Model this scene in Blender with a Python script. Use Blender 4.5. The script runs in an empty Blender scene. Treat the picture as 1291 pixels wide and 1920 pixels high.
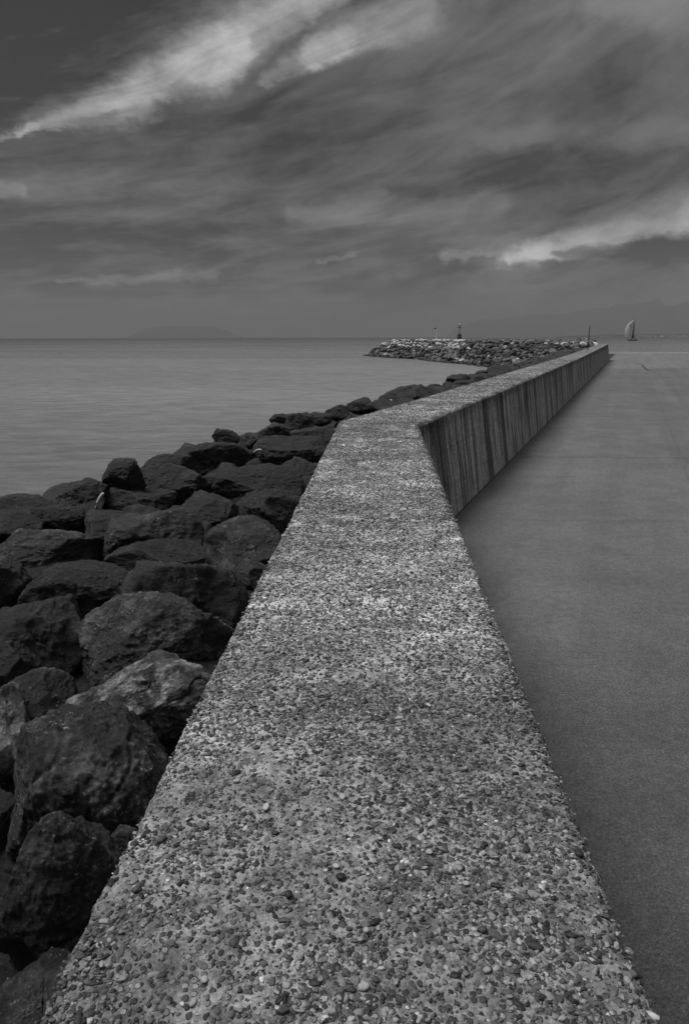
import bpy, bmesh, math, random
import numpy as np
from mathutils import Vector, Matrix

C = bpy.context.scene.collection
R = math.radians
rng = np.random.default_rng(7)
random.seed(7)

# ------------------------------------------------------------------ camera
F, CX, CY = 1280.0, 645.5, 960.0          # focal length and centre in pixels of the photograph
TH, ROLL = R(14.37), 0.0022
CAMZ = 3.0
cam_d = bpy.data.cameras.new('camera'); cam = bpy.data.objects.new('camera', cam_d); C.objects.link(cam)
cam_d.sensor_fit = 'VERTICAL'; cam_d.sensor_height = 36; cam_d.lens = 24.0
cam_d.clip_start = 0.05; cam_d.clip_end = 60000
fw = Vector((0, math.cos(TH), -math.sin(TH))); r0 = Vector((1, 0, 0)); u0 = Vector((0, math.sin(TH), math.cos(TH)))
rt = r0 * math.cos(ROLL) - u0 * math.sin(ROLL); up = u0 * math.cos(ROLL) + r0 * math.sin(ROLL)
m = Matrix.Identity(4)
for i in range(3):
    m[i][0] = rt[i]; m[i][1] = up[i]; m[i][2] = -fw[i]
m[2][3] = CAMZ
cam.matrix_world = m
bpy.context.scene.camera = cam

def ray(px, py):
    return (fw + rt * ((px - CX) / F) - up * ((py - CY) / F))
def at_z(px, py, z):
    d = ray(px, py); t = (z - CAMZ) / d.z
    return Vector((0, 0, CAMZ)) + d * t
def at_d(px, py, dist):
    d = ray(px, py); t = dist / d.y
    return Vector((0, 0, CAMZ)) + d * t
SEA = CAMZ - 5.25

# ------------------------------------------------------------------ node helper
class N:
    def __init__(s, tree):
        s.t = tree; s.t.nodes.clear()
    def n(s, typ, **kw):
        nd = s.t.nodes.new(typ)
        ins = kw.pop('ins', {})
        for k, v in kw.items(): setattr(nd, k, v)
        for k, v in ins.items():
            if isinstance(v, bpy.types.NodeSocket): s.t.links.new(v, nd.inputs[k])
            else: nd.inputs[k].default_value = v
        return nd
    def m(s, op, a, b=0.0, c=None, clamp=False):
        ins = {0: a, 1: b}
        if c is not None: ins[2] = c
        return s.n('ShaderNodeMath', operation=op, use_clamp=clamp, ins=ins).outputs[0]
    def noise(s, vec, scale, detail=4, rough=0.55, dist=0.0, out='Fac'):
        return s.n('ShaderNodeTexNoise', ins={'Vector': vec, 'Scale': scale, 'Detail': detail, 'Roughness': rough, 'Distortion': dist}).outputs[out]
    def ramp(s, v, a, b, lo=0.0, hi=1.0, smooth=True):
        nd = s.n('ShaderNodeMapRange', ins={'Value': v, 'From Min': a, 'From Max': b, 'To Min': lo, 'To Max': hi})
        nd.interpolation_type = 'SMOOTHSTEP' if smooth else 'LINEAR'
        return nd.outputs[0]
    def vscale(s, v, xyz):
        return s.n('ShaderNodeVectorMath', operation='MULTIPLY', ins={0: v, 1: xyz}).outputs[0]
    def mix(s, f, a, b):
        # scalar mix
        return s.n('ShaderNodeMix', data_type='FLOAT', ins={'Factor': f, 'A': a, 'B': b}).outputs[0]

# ------------------------------------------------------------------ world: overcast cloud sky
w = bpy.data.worlds.new('World'); bpy.context.scene.world = w; w.use_nodes = True
g = N(w.node_tree)
SUN_EL, SUN_AZ = R(64), R(-88)
co = g.n('ShaderNodeTexCoord').outputs['Generated']
sep = g.n('ShaderNodeSeparateXYZ', ins={0: co})
dx, dy, dz = sep.outputs
az = g.m('ARCTAN2', dx, dy); el = g.m('ARCSINE', dz)
zz = g.m('ADD', g.m('MAXIMUM', dz, 0.0), 0.13)
cu = g.m('DIVIDE', dx, zz); cv = g.m('DIVIDE', dy, zz)
# layered cloud: noise stretched along the wind, tilting up to the right higher in the sky
tl = g.m('ADD', 0.25, g.m('MULTIPLY', el, 3.6))
bu = g.m('ADD', az, g.m('MULTIPLY', el, 0.4)); bv = g.m('SUBTRACT', g.m('MULTIPLY', el, 4.4), g.m('MULTIPLY', az, tl))
pb = g.n('ShaderNodeCombineXYZ', ins={0: bu, 1: bv, 2: 9.1}).outputs[0]
n1 = g.noise(pb, 1.7, 3, 0.5, 0.4)
n2 = g.noise(pb, 4.2, 12, 0.60, 0.9)
n3 = g.noise(pb, 9.0, 12, 0.62, 0.6)
pc = g.n('ShaderNodeCombineXYZ', ins={0: az, 1: g.m('MULTIPLY', el, 1.7), 2: 4.4}).outputs[0]
n4 = g.noise(pc, 16.0, 10, 0.62, 0.3)
wn = g.n('ShaderNodeSeparateXYZ', ins={0: g.noise(pc, 5.0, 3, 0.5, 0.0, out='Color')})
wf = g.n('ShaderNodeSeparateXYZ', ins={0: g.noise(pc, 26.0, 10, 0.66, 0.0, out='Color')})
def sub5(v, k): return g.m('MULTIPLY', g.m('SUBTRACT', v, 0.5), k)
azw = g.m('ADD', az, g.m('ADD', sub5(wn.outputs[0], 0.05), sub5(wf.outputs[0], 0.045)))
elw = g.m('ADD', el, g.m('ADD', sub5(wn.outputs[1], 0.035), sub5(wf.outputs[1], 0.035)))
def azel(px, py):
    d = ray(px, py).normalized()
    return math.atan2(d.x, d.y), math.asin(d.z)
def streak(a, b, wa, wb, soft_up=1.0, soft_dn=1.0):
    """long band from a to b (pixels) with half-widths wa, wb (pixels) and its own softness above and below"""
    A, B = azel(*a), azel(*b); vx, vy = B[0]-A[0], B[1]-A[1]; L2 = vx*vx+vy*vy; L = math.sqrt(L2)
    px = g.m('SUBTRACT', azw, A[0]); py = g.m('SUBTRACT', elw, A[1])
    tt = g.m('DIVIDE', g.m('ADD', g.m('MULTIPLY', px, vx), g.m('MULTIPLY', py, vy)), L2, clamp=True)
    ex = g.m('SUBTRACT', px, g.m('MULTIPLY', tt, vx)); ey = g.m('SUBTRACT', py, g.m('MULTIPLY', tt, vy))
    side = g.m('DIVIDE', g.m('SUBTRACT', g.m('MULTIPLY', py, vx), g.m('MULTIPLY', px, vy)), L)   # + above
    d = g.m('SQRT', g.m('ADD', g.m('MULTIPLY', ex, ex), g.m('MULTIPLY', ey, ey)))
    wd = g.m('ADD', wa/1280*0.93, g.m('MULTIPLY', tt, (wb-wa)/1280*0.93))
    q = g.m('DIVIDE', d, wd)
    sf = g.mix(g.m('GREATER_THAN', side, 0.0), soft_dn, soft_up)
    return g.n('ShaderNodeMapRange', interpolation_type='SMOOTHSTEP', ins={'Value': q, 'From Min': 0.3, 'From Max': g.m('ADD', 0.7, sf), 'To Min': 1.0, 'To Max': 0.0}).outputs[0]
base = g.m('ADD', 0.074, sub5(n1, 0.11))
base = g.m('ADD', base, sub5(n2, 0.20)); base = g.m('ADD', base, sub5(n3, 0.12)); base = g.m('ADD', base, sub5(n4, 0.07))
def add(v, k):
    global base
    base = g.m('ADD', base, g.m('MULTIPLY', v, k))
# broad darks and lights of the cloud deck
add(streak((-60, 60), (300, 30), 120, 70, 0.9, 0.9), -0.045)
add(streak((-150, 200), (60, 170), 60, 30, 0.8, 0.8), -0.03)
add(streak((640, 110), (1330, 30), 60, 130, 1.0, 1.2), 0.045)
add(streak((1100, 20), (1330, 0), 14, 30, 1.4, 1.4), 0.07)
add(streak((800, 150), (1290, 150), 26, 40, 1.0, 1.0), -0.022)
add(streak((900, 262), (1330, 240), 14, 22, 1.2, 1.2), 0.035)
add(streak((640, 300), (1000, 250), 16, 22, 1.2, 1.2), 0.022)
add(streak((880, 310), (1330, 320), 20, 30, 1.0, 1.0), -0.025)
add(streak((540, 400), (930, 380), 12, 20, 1.4, 1.4), 0.040)
add(streak((300, 250), (760, 190), 40, 60, 1.0, 1.0), -0.015)
add(streak((-20, 345), (420, 335), 14, 16, 1.4, 1.4), 0.022)
add(streak((0, 440), (500, 420), 16, 20, 1.0, 1.0), -0.014)
tex = g.m('MULTIPLY', g.ramp(n2, 0.32, 0.60, 0.72, 1.08), g.ramp(n4, 0.3, 0.7, 0.80, 1.12))
def lit(v, k):
    global base
    base = g.m('ADD', base, g.m('MULTIPLY', g.m('MULTIPLY', v, tex), k))
# the long break in the cloud, upper left
lit(streak((40, 254), (280, 200), 5, 26, 1.8, 0.6), 0.155)
lit(streak((230, 200), (430, 120), 24, 40, 1.8, 0.5), 0.155)
lit(streak((380, 125), (640, -25), 40, 24, 1.4, 0.6), 0.19)
lit(streak((60, 246), (620, -10), 10, 18, 2.6, 1.2), 0.10)
lit(streak((-20, 262), (80, 244), 3, 6, 1.4, 0.8), 0.12)
lit(streak((510, 150), (640, 85), 8, 16, 2.0, 1.1), 0.13)
lit(streak((600, 105), (800, 10), 16, 34, 1.8, 0.9), 0.15)
lit(streak((-10, 358), (40, 350), 10, 6, 1.6, 1.0), 0.06)
# the bright gap low on the right
lit(streak((840, 490), (1010, 490), 8, 16, 2.2, 0.6), 0.09)
lit(streak((960, 492), (1330, 408), 8, 22, 2.6, 1.0), 0.18)
lit(streak((120, 522), (400, 518), 3, 7, 2.4, 1.6), 0.065)
lit(streak((604, 488), (662, 482), 4, 6, 2.0, 0.8), 0.05)
# dark scraps of cloud
def dark(v, k):
    global base
    base = g.m('MULTIPLY', base, g.m('SUBTRACT', 1.0, g.m('MULTIPLY', v, k)))
dark(streak((885, 492), (925, 490), 8, 9, 0.5, 1.0), 0.42)
dark(streak((1040, 474), (1240, 458), 6, 20, 0.5, 0.9), 0.52)
dark(streak((1200, 452), (1340, 462), 18, 22, 0.5, 0.9), 0.50)
dark(streak((725, 352), (815, 358), 8, 10, 1.2, 0.8), 0.26)
dark(streak((480, 75), (560, 55), 14, 20, 0.8, 1.2), 0.30)
dark(streak((300, 200), (450, 150), 10, 16, 0.6, 1.4), 0.20)
# the last degrees above the sea
boost = g.ramp(el, R(4), R(15), 2.1, 1.1)
base = g.m('ADD', 0.070, g.m('MULTIPLY', g.m('SUBTRACT', base, 0.074), boost))
low = g.ramp(el, R(0.2), R(4.0), 0.0, 1.0)
base = g.mix(low, 0.066, base)
base = g.m('MAXIMUM', base, 0.022)
# brighter cloud high overhead, outside the picture
hi = g.ramp(el, R(30), R(62), 0.0, 0.5)
tot = g.m('ADD', base, hi)
down = g.ramp(dz, -0.02, 0.0, 0.5, 1.0)
tot = g.m('MULTIPLY', tot, down)
sky = g.n('ShaderNodeTexSky', sky_type='NISHITA', sun_disc=False, sun_elevation=SUN_EL, sun_rotation=SUN_AZ)
bw = g.n('ShaderNodeRGBToBW', ins={0: sky.outputs[0]}).outputs[0]
bgA = g.n('ShaderNodeBackground', ins={'Color': bw, 'Strength': 0.05})
bgB = g.n('ShaderNodeBackground', ins={'Color': tot, 'Strength': 1.0})
mx = g.n('ShaderNodeMixShader', ins={0: 0.95, 1: bgA.outputs[0], 2: bgB.outputs[0]})
g.n('ShaderNodeOutputWorld', ins={'Surface': mx.outputs[0]})

sun_d = bpy.data.lights.new('sun', 'SUN'); sun_d.energy = 3.0; sun_d.angle = R(26); sun_d.color = (1, 1, 1)
sun = bpy.data.objects.new('sun', sun_d); C.objects.link(sun)
sd = Vector((math.sin(SUN_AZ)*math.cos(SUN_EL), math.cos(SUN_AZ)*math.cos(SUN_EL), math.sin(SUN_EL)))
sun.rotation_euler = sd.to_track_quat('Z', 'Y').to_euler(); sun.location = (-20, -10, 40)

sc = bpy.context.scene
sc.view_settings.view_transform = 'Standard'; sc.view_settings.look = 'None'
sc.view_settings.exposure = 0.0; sc.view_settings.gamma = 1.0; sc.view_settings.use_curve_mapping = False
sc.cycles.volume_bounces = 0; sc.cycles.max_bounces = 5; sc.cycles.diffuse_bounces = 3

# ------------------------------------------------------------------ helpers
def tag(o, label=None, cat=None, group=None, kind=None):
    if label: o['label'] = label
    if cat: o['category'] = cat
    if group: o['group'] = group
    if kind: o['kind'] = kind
    return o
def empty(name, loc=(0, 0, 0), rz=0.0):
    o = bpy.data.objects.new(name, None); C.objects.link(o); o.location = loc; o.rotation_euler = (0, 0, rz)
    o.empty_display_size = 0.2
    return o
def link(name, me, mat=None, parent=None, smooth=False):
    o = bpy.data.objects.new(name, me); C.objects.link(o)
    if mat and not me.materials: me.materials.append(mat)
    if parent: o.parent = parent
    if smooth: me.shade_smooth()
    return o
def np_mesh(name, V, Fc, smooth=True):
    """V (n,3); Fc (m,k) with constant k"""
    V = np.asarray(V, np.float32); Fc = np.asarray(Fc, np.int32); k = Fc.shape[1]
    me = bpy.data.meshes.new(name)
    me.vertices.add(len(V)); me.vertices.foreach_set('co', V.ravel())
    me.loops.add(Fc.size); me.loops.foreach_set('vertex_index', Fc.ravel())
    me.polygons.add(len(Fc)); me.polygons.foreach_set('loop_start', np.arange(0, Fc.size, k, dtype=np.int32))
    me.update(calc_edges=True); me.validate()
    if smooth: me.shade_smooth()
    return me
class MB:
    def __init__(s): s.bm = bmesh.new()
    def box(s, c, d, rz=0.0, taper=1.0):
        hx, hy, hz = d[0]/2, d[1]/2, d[2]/2; vs = []
        for sz in (-1, 1):
            k = taper if sz > 0 else 1
            for sx, sy in ((-1, -1), (1, -1), (1, 1), (-1, 1)):
                x, y = sx*hx*k, sy*hy*k
                vs.append(s.bm.verts.new((c[0]+x*math.cos(rz)-y*math.sin(rz), c[1]+x*math.sin(rz)+y*math.cos(rz), c[2]+sz*hz)))
        for f in ((3, 2, 1, 0), (4, 5, 6, 7), (0, 1, 5, 4), (1, 2, 6, 5), (2, 3, 7, 6), (3, 0, 4, 7)):
            s.bm.faces.new([vs[i] for i in f])
        return s
    def tube(s, pts, rad, seg=8):
        pts = [Vector(p) for p in pts]
        if not hasattr(rad, '__len__'): rad = [rad]*len(pts)
        rings = []
        for i, p in enumerate(pts):
            d = (pts[min(i+1, len(pts)-1)] - pts[max(i-1, 0)]).normalized()
            a = d.cross(Vector((0, 0, 1)) if abs(d.z) < 0.9 else Vector((1, 0, 0))).normalized(); b = d.cross(a)
            rings.append([s.bm.verts.new(p + (a*math.cos(6.28318*k/seg) + b*math.sin(6.28318*k/seg))*rad[i]) for k in range(seg)])
        for q in range(len(rings)-1):
            for k in range(seg):
                s.bm.faces.new((rings[q][k], rings[q][(k+1) % seg], rings[q+1][(k+1) % seg], rings[q+1][k]))
        s.bm.faces.new(rings[0][::-1]); s.bm.faces.new(rings[-1])
        return s
    def lathe(s, prof, seg=16, c=(0, 0, 0)):
        rings = [[s.bm.verts.new((c[0]+r*math.cos(6.28318*k/seg), c[1]+r*math.sin(6.28318*k/seg), c[2]+z)) for k in range(seg)] for r, z in prof]
        for q in range(len(rings)-1):
            for k in range(seg):
                s.bm.faces.new((rings[q][k], rings[q][(k+1) % seg], rings[q+1][(k+1) % seg], rings[q+1][k]))
        s.bm.faces.new(rings[0][::-1]); s.bm.faces.new(rings[-1])
        return s
    def build(s, name, mat, parent=None, smooth=False):
        bmesh.ops.recalc_face_normals(s.bm, faces=s.bm.faces)
        me = bpy.data.meshes.new(name); s.bm.to_mesh(me); s.bm.free()
        return link(name, me, mat, parent, smooth)

# numpy value noise
def _h(ix, iy, iz, seed):
    h = (ix*374761393 + iy*668265263 + iz*2147483647 + seed*974711) & 0xffffffff
    h = ((h ^ (h >> 13))*1274126177) & 0xffffffff
    h = ((h ^ (h >> 16))*2246822519) & 0xffffffff
    return ((h ^ (h >> 15)) & 0xffffff)/float(0xffffff)
def vnoise(P, seed=0):
    P = np.asarray(P, float); I = np.floor(P).astype(np.int64); f = P - I
    f = f*f*f*(f*(f*6-15)+10)
    x, y, z = I[:, 0], I[:, 1], I[:, 2]; fx, fy, fz = f[:, 0], f[:, 1], f[:, 2]
    def L(a, b, t): return a+(b-a)*t
    c00 = L(_h(x, y, z, seed), _h(x+1, y, z, seed), fx); c10 = L(_h(x, y+1, z, seed), _h(x+1, y+1, z, seed), fx)
    c01 = L(_h(x, y, z+1, seed), _h(x+1, y, z+1, seed), fx); c11 = L(_h(x, y+1, z+1, seed), _h(x+1, y+1, z+1, seed), fx)
    return L(L(c00, c10, fy), L(c01, c11, fy), fz)*2-1
_rot = np.array([[0.36, 0.48, -0.8], [-0.8, 0.6, 0.0], [0.48, 0.64, 0.6]])
def fbm(P, oct=4, gain=0.5, seed=0, ridged=False):
    out = np.zeros(len(P)); a = 1.0; Q = np.asarray(P, float)
    for o in range(oct):
        v = vnoise(Q, seed+o*17)
        if ridged: v = 1-2*np.abs(v)
        out += a*v; a *= gain; Q = Q@_rot.T*2.03+11.3
    return out

_ico = {}
def ico(sub):
    if sub not in _ico:
        bm = bmesh.new(); bmesh.ops.create_icosphere(bm, subdivisions=sub, radius=1.0)
        bm.verts.ensure_lookup_table()
        _ico[sub] = (np.array([v.co[:] for v in bm.verts]), np.array([[v.index for v in f.verts] for f in bm.faces]))
        bm.free()
    return _ico[sub]

# ------------------------------------------------------------------ materials (black and white place)
def grey(v): return (v, v, v, 1)
def mat_new(name):
    mt = bpy.data.materials.new(name); mt.use_nodes = True
    return mt, N(mt.node_tree)
def finish(g, col, rough=0.8, bump=None, bs=0.5, bd=0.01, spec=0.5, normal=None, **kw):
    ins = {'Base Color': col, 'Roughness': rough, 'Specular IOR Level': spec}
    ins.update(kw)
    if bump is not None:
        normal = g.n('ShaderNodeBump', ins={'Strength': bs, 'Distance': bd, 'Height': bump}).outputs[0]
    if normal is not None: ins['Normal'] = normal
    b = g.n('ShaderNodeBsdfPrincipled', ins=ins)
    g.n('ShaderNodeOutputMaterial', ins={'Surface': b.outputs[0]})
def comb(g, v): return g.n('ShaderNodeCombineColor', ins={0: v, 1: v, 2: v}).outputs[0]
def plain(name, v, rough=0.6, var=0.15, scale=6.0, spec=0.4):
    mt, g = mat_new(name); co = g.n('ShaderNodeTexCoord').outputs['Object']
    n = g.noise(co, scale, 5, 0.6)
    finish(g, comb(g, g.ramp(n, 0.25, 0.75, v*(1-var), v*(1+var))), rough, n, 0.2, 0.01, spec)
    return mt
def rock_mat(name, lo, hi, patch, speck, rnd=0.3, bd=0.02, scale=1.0, wet=True, patch_amt=(0.52, 0.70)):
    mt, g = mat_new(name); tc = g.n('ShaderNodeTexCoord').outputs['Object']
    oi = g.n('ShaderNodeObjectInfo').outputs['Random']
    off = g.n('ShaderNodeCombineXYZ', ins={0: g.m('MULTIPLY', oi, 37.0), 1: g.m('MULTIPLY', oi, 91.0), 2: 0.0}).outputs[0]
    co = g.n('ShaderNodeVectorMath', operation='ADD', ins={0: tc, 1: off}).outputs[0]
    big = g.noise(co, 2.2*scale, 8, 0.62, 0.4); med = g.noise(co, 9*scale, 8, 0.7, 0.6); fine = g.noise(co, 50*scale, 8, 0.85)
    v = g.mix(g.ramp(med, 0.3, 0.7), lo, hi)
    v = g.m('MULTIPLY', v, g.ramp(fine, 0.34, 0.66, 0.2, 2.1))
    pm = g.m('MULTIPLY', g.ramp(big, patch_amt[0], patch_amt[1]), g.ramp(med, 0.42, 0.62, 0.0, 1.0))
    v = g.mix(g.m('MULTIPLY', pm, 0.8), v, patch)
    vo = g.n('ShaderNodeTexVoronoi', ins={'Vector': co, 'Scale': 38*scale}); vo.inputs['Randomness'].default_value = 1
    sp = g.m('MULTIPLY', g.ramp(g.noise(co, 70*scale, 5, 0.75), 0.58, 0.63), g.ramp(g.noise(co, 5.0*scale, 6, 0.75), 0.49, 0.60))
    v = g.mix(g.m('MULTIPLY', sp, 0.8), v, speck)
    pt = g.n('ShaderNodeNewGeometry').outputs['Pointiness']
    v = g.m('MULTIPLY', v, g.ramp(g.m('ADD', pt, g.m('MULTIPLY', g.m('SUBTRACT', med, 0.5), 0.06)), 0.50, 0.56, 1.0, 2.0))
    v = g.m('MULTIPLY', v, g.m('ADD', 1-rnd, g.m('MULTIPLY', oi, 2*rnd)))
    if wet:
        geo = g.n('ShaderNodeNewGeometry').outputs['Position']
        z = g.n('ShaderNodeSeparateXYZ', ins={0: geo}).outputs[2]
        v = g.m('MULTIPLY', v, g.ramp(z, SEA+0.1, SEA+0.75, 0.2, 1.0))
    wv = g.noise(g.vscale(co, (1, 1, 3.0)), 7*scale, 6, 0.65, 1.2)
    h = g.m('ADD', g.m('MULTIPLY', med, 0.9), g.m('ADD', g.m('MULTIPLY', fine, 0.5), g.m('MULTIPLY', wv, 0.6)))
    finish(g, comb(g, v), g.ramp(med, 0.3, 0.7, 0.5, 0.75), h, 1.0, bd, 0.5)
    return mt
M = {}
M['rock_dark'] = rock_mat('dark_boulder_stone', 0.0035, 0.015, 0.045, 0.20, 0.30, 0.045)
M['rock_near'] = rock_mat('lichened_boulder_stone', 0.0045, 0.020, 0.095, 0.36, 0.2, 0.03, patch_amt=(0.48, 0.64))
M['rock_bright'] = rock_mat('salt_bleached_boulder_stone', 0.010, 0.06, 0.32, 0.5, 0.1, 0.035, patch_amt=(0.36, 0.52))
M['rock_mid'] = rock_mat('grey_breakwater_stone', 0.028, 0.10, 0.15, 0.2, 0.5, 0.15, 0.45)
M['rock_pale'] = rock_mat('pale_breakwater_stone', 0.18, 0.42, 0.55, 0.6, 0.45, 0.15, 0.45)
M['rock_umber'] = rock_mat('dark_breakwater_stone', 0.008, 0.028, 0.05, 0.2, 0.4, 0.15, 0.45)
M['white_wood'] = plain('bleached_wood', 0.62, 0.7, 0.25, 20)
M['drift'] = plain('grey_driftwood', 0.34, 0.8, 0.3, 8)
M['dark_metal'] = plain('dark_metal', 0.025, 0.5)
M['tower'] = plain('dark_tower_paint', 0.035, 0.6, 0.25, 3)
M['white_paint'] = plain('white_paint', 0.7, 0.5)
M['lamp_glass'] = plain('lamp_glass', 0.75, 0.2)
M['grey_metal'] = plain('grey_metal', 0.16, 0.5)
def sailcloth():
    mt, g = mat_new('pale_sailcloth')
    a = g.n('ShaderNodeBsdfDiffuse', ins={'Color': grey(0.72)}); b = g.n('ShaderNodeBsdfTranslucent', ins={'Color': grey(0.72)})
    mx = g.n('ShaderNodeMixShader', ins={0: 0.5, 1: a.outputs[0], 2: b.outputs[0]}); g.n('ShaderNodeOutputMaterial', ins={'Surface': mx.outputs[0]})
    return mt
M['sail'] = sailcloth()
M['sail_dark'] = plain('dark_sailcloth', 0.10, 0.6, 0.1, 0.5)
M['hull'] = plain('dark_hull', 0.03, 0.3)
M['slab'] = plain('pale_concrete', 0.55, 0.8, 0.15, 1.0)
M['dark_slab'] = plain('dark_concrete', 0.05, 0.8, 0.2, 1.0)
M['cloth_dark'] = plain('dark_clothing', 0.05, 0.8)

# ------------------------------------------------------------------ the parapet wall
ZT = CAMZ - 1.25
IN = [np.array((0.17, -6.0)), np.array((1.09, 10.07)), None]
d2 = np.array((math.sin(R(22.2)), math.cos(R(22.2)))); nl2 = np.array((-d2[1], d2[0]))
VP1 = math.atan2(717-CX, 1321.0); d1 = np.array((math.sin(VP1), math.cos(VP1))); nl1 = np.array((-d1[1], d1[0]))
WID = 1.165
L1, L2 = 16.0, 88.5
I1 = np.array((1.09, 10.07)); O1 = np.array((-0.085, 10.42))
I0 = I1 - d1*L1; O0 = O1 - d1*(L1+0.3)
I2 = I1 + d2*L2; O2 = O1 + d2*(L2-0.0); O2 = I2 + nl2*WID*1.08
def wall_xy(s, a):
    """s metres along (0 at the bend), a 0 inner edge .. 1 outer edge"""
    s = np.asarray(s, float)[..., None]; a = np.asarray(a, float)[..., None]
    t1 = np.clip(-s/L1, 0, None); t2 = np.clip(s/L2, 0, None)
    I = I1 + (I0-I1)*t1 + (I2-I1)*t2
    O = O1 + (O0-O1)*t1 + (O2-O1)*t2
    return I + (O-I)*a
def wall_top(s):
    s = np.asarray(s, float)
    return ZT + 0.30*np.clip((s-30)/58.0, 0, 1)**1.5
def top_relief(X, Y):
    P = np.stack([X, Y, np.zeros_like(X)], -1).reshape(-1, 3)
    r = fbm(P*2.2, 2, 0.5, 3)*0.006 + fbm(P*16, 3, 0.55, 5)*0.0048 + fbm(P*60, 3, 0.6, 8)*0.0030
    return r.reshape(X.shape)
ER = 0.045
def edge_drop(t):
    """lowering of the top at distance t (m) from an edge, rounded arris"""
    q = np.clip(ER - t, 0, ER)
    return ER - np.sqrt(np.maximum(ER*ER - q*q, 0))
wall = empty('concrete_wall', (0.6, 2.0, 0))
tag(wall, 'long pebbly concrete parapet wall running out to sea with a streaked inner face', 'wall')
WL = Vector(wall.location)
BAT = 0.14
def build_wall():
    sv = np.concatenate([np.arange(-16, -9.9, 0.25), np.arange(-9.7, -4.5, 0.009), np.arange(-4.5, 0, 0.014), np.arange(0, 8, 0.035), np.arange(8, 88.5, 0.16), [88.5]])
    # profile: rows of (kind, value)
    prof = []
    for z in np.linspace(-0.4, 1, 44)[:-1]: prof.append(('in', z))
    nt = 120
    tt = np.concatenate([np.linspace(0, ER, 7)[:-1], np.linspace(ER, WID-ER, nt), np.linspace(WID-ER, WID, 7)[1:]])
    for t in tt: prof.append(('top', t))
    for z in np.linspace(1, -1.2, 16)[1:]: prof.append(('out', z))
    n = len(prof); V = np.zeros((len(sv), n, 3)); uv = np.zeros((len(sv), n, 2)); isf = []
    for j, (k, v) in enumerate(prof):
        zt = wall_top(sv)
        if k == 'top':
            xy = wall_xy(sv, np.full(len(sv), v/WID))
            dr = edge_drop(np.array(min(v, WID-v)))
            z = zt - dr
        elif k == 'in':
            zz = np.full(len(sv), (ZT-ER)*v if v > 0 else v)
            zz = zz + (zt-ZT)*max(v, 0)
            off = -(BAT*(zt-ER-zz))/WID - 0.0
            xy = wall_xy(sv, off); z = zz
        else:
            zz = (ZT-ER)*v; off = 1 + 0.05*(ZT-ER-zz)/WID
            xy = wall_xy(sv, np.full(len(sv), off)); z = np.full(len(sv), zz) + (zt-ZT)*max(v, 0)
        V[:, j, 0] = xy[:, 0]; V[:, j, 1] = xy[:, 1]; V[:, j, 2] = z
        uv[:, j, 0] = sv; uv[:, j, 1] = z
    top = np.array([p[0] == 'top' for p in prof])
    X, Y = V[:, top, 0], V[:, top, 1]
    V[:, top, 2] += top_relief(X, Y)
    # worn, crumbled arrises and face relief
    P = V.reshape(-1, 3)
    e = fbm(P*5, 3, 0.6, 21).reshape(V.shape[:2]); e2 = fbm(P*28, 3, 0.6, 33).reshape(V.shape[:2])
    dist = np.array([min(v, WID-v) if k == 'top' else (0.0 if v > 0.93 else 9) for k, v in prof])
    wgt = np.exp(-(dist/0.04)**2)
    side = np.array([-1 if (k == 'in' or (k == 'top' and v < WID/2)) else 1 for k, v in prof])
    nrm = np.where((V[:, :1, 1] < 10.2)[:, :, None], nl1, nl2)
    shift = (e*0.012+e2*0.008)*wgt*side
    V[:, :, 0] += nrm[:, :, 0]*shift; V[:, :, 1] += nrm[:, :, 1]*shift
    V[:, :, 2] -= np.abs(e*0.010+e2*0.007)*wgt
    V -= np.array(WL)
    i = np.arange(len(sv)-1)[:, None]*n; j = np.arange(n-1)[None, :]
    Fc = np.stack([i+j, i+n+j, i+n+j+1, i+j+1], -1).reshape(-1, 4)
    me = bpy.data.meshes.new('wall_body')
    Vf = V.reshape(-1, 3)
    # end caps as ngons
    caps = [list(range(n)), list(range((len(sv)-1)*n, len(sv)*n))[::-1]]
    loops = np.concatenate([Fc.ravel(), caps[0], caps[1]]).astype(np.int32)
    st = np.concatenate([np.arange(0, Fc.size, 4), [Fc.size, Fc.size+n]]).astype(np.int32)
    me.vertices.add(len(Vf)); me.vertices.foreach_set('co', Vf.astype(np.float32).ravel())
    me.loops.add(len(loops)); me.loops.foreach_set('vertex_index', loops)
    me.polygons.add(len(st)); me.polygons.foreach_set('loop_start', st)
    me.update(calc_edges=True)
    ul = me.uv_layers.new(name='UVMap'); ul.data.foreach_set('uv', uv.reshape(-1, 2)[loops].astype(np.float32).ravel())
    mi = np.zeros(len(st), np.int32)
    fj = np.tile(np.arange(n-1), len(sv)-1)
    mi[:len(fj)] = np.where(np.array([top[a] for a in fj]) & np.array([top[a+1] for a in fj]), 0, 1)
    mi[-2:] = 1
    me.polygons.foreach_set('material_index', mi)
    me.shade_smooth()
    me.flip_normals()
    return me
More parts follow.
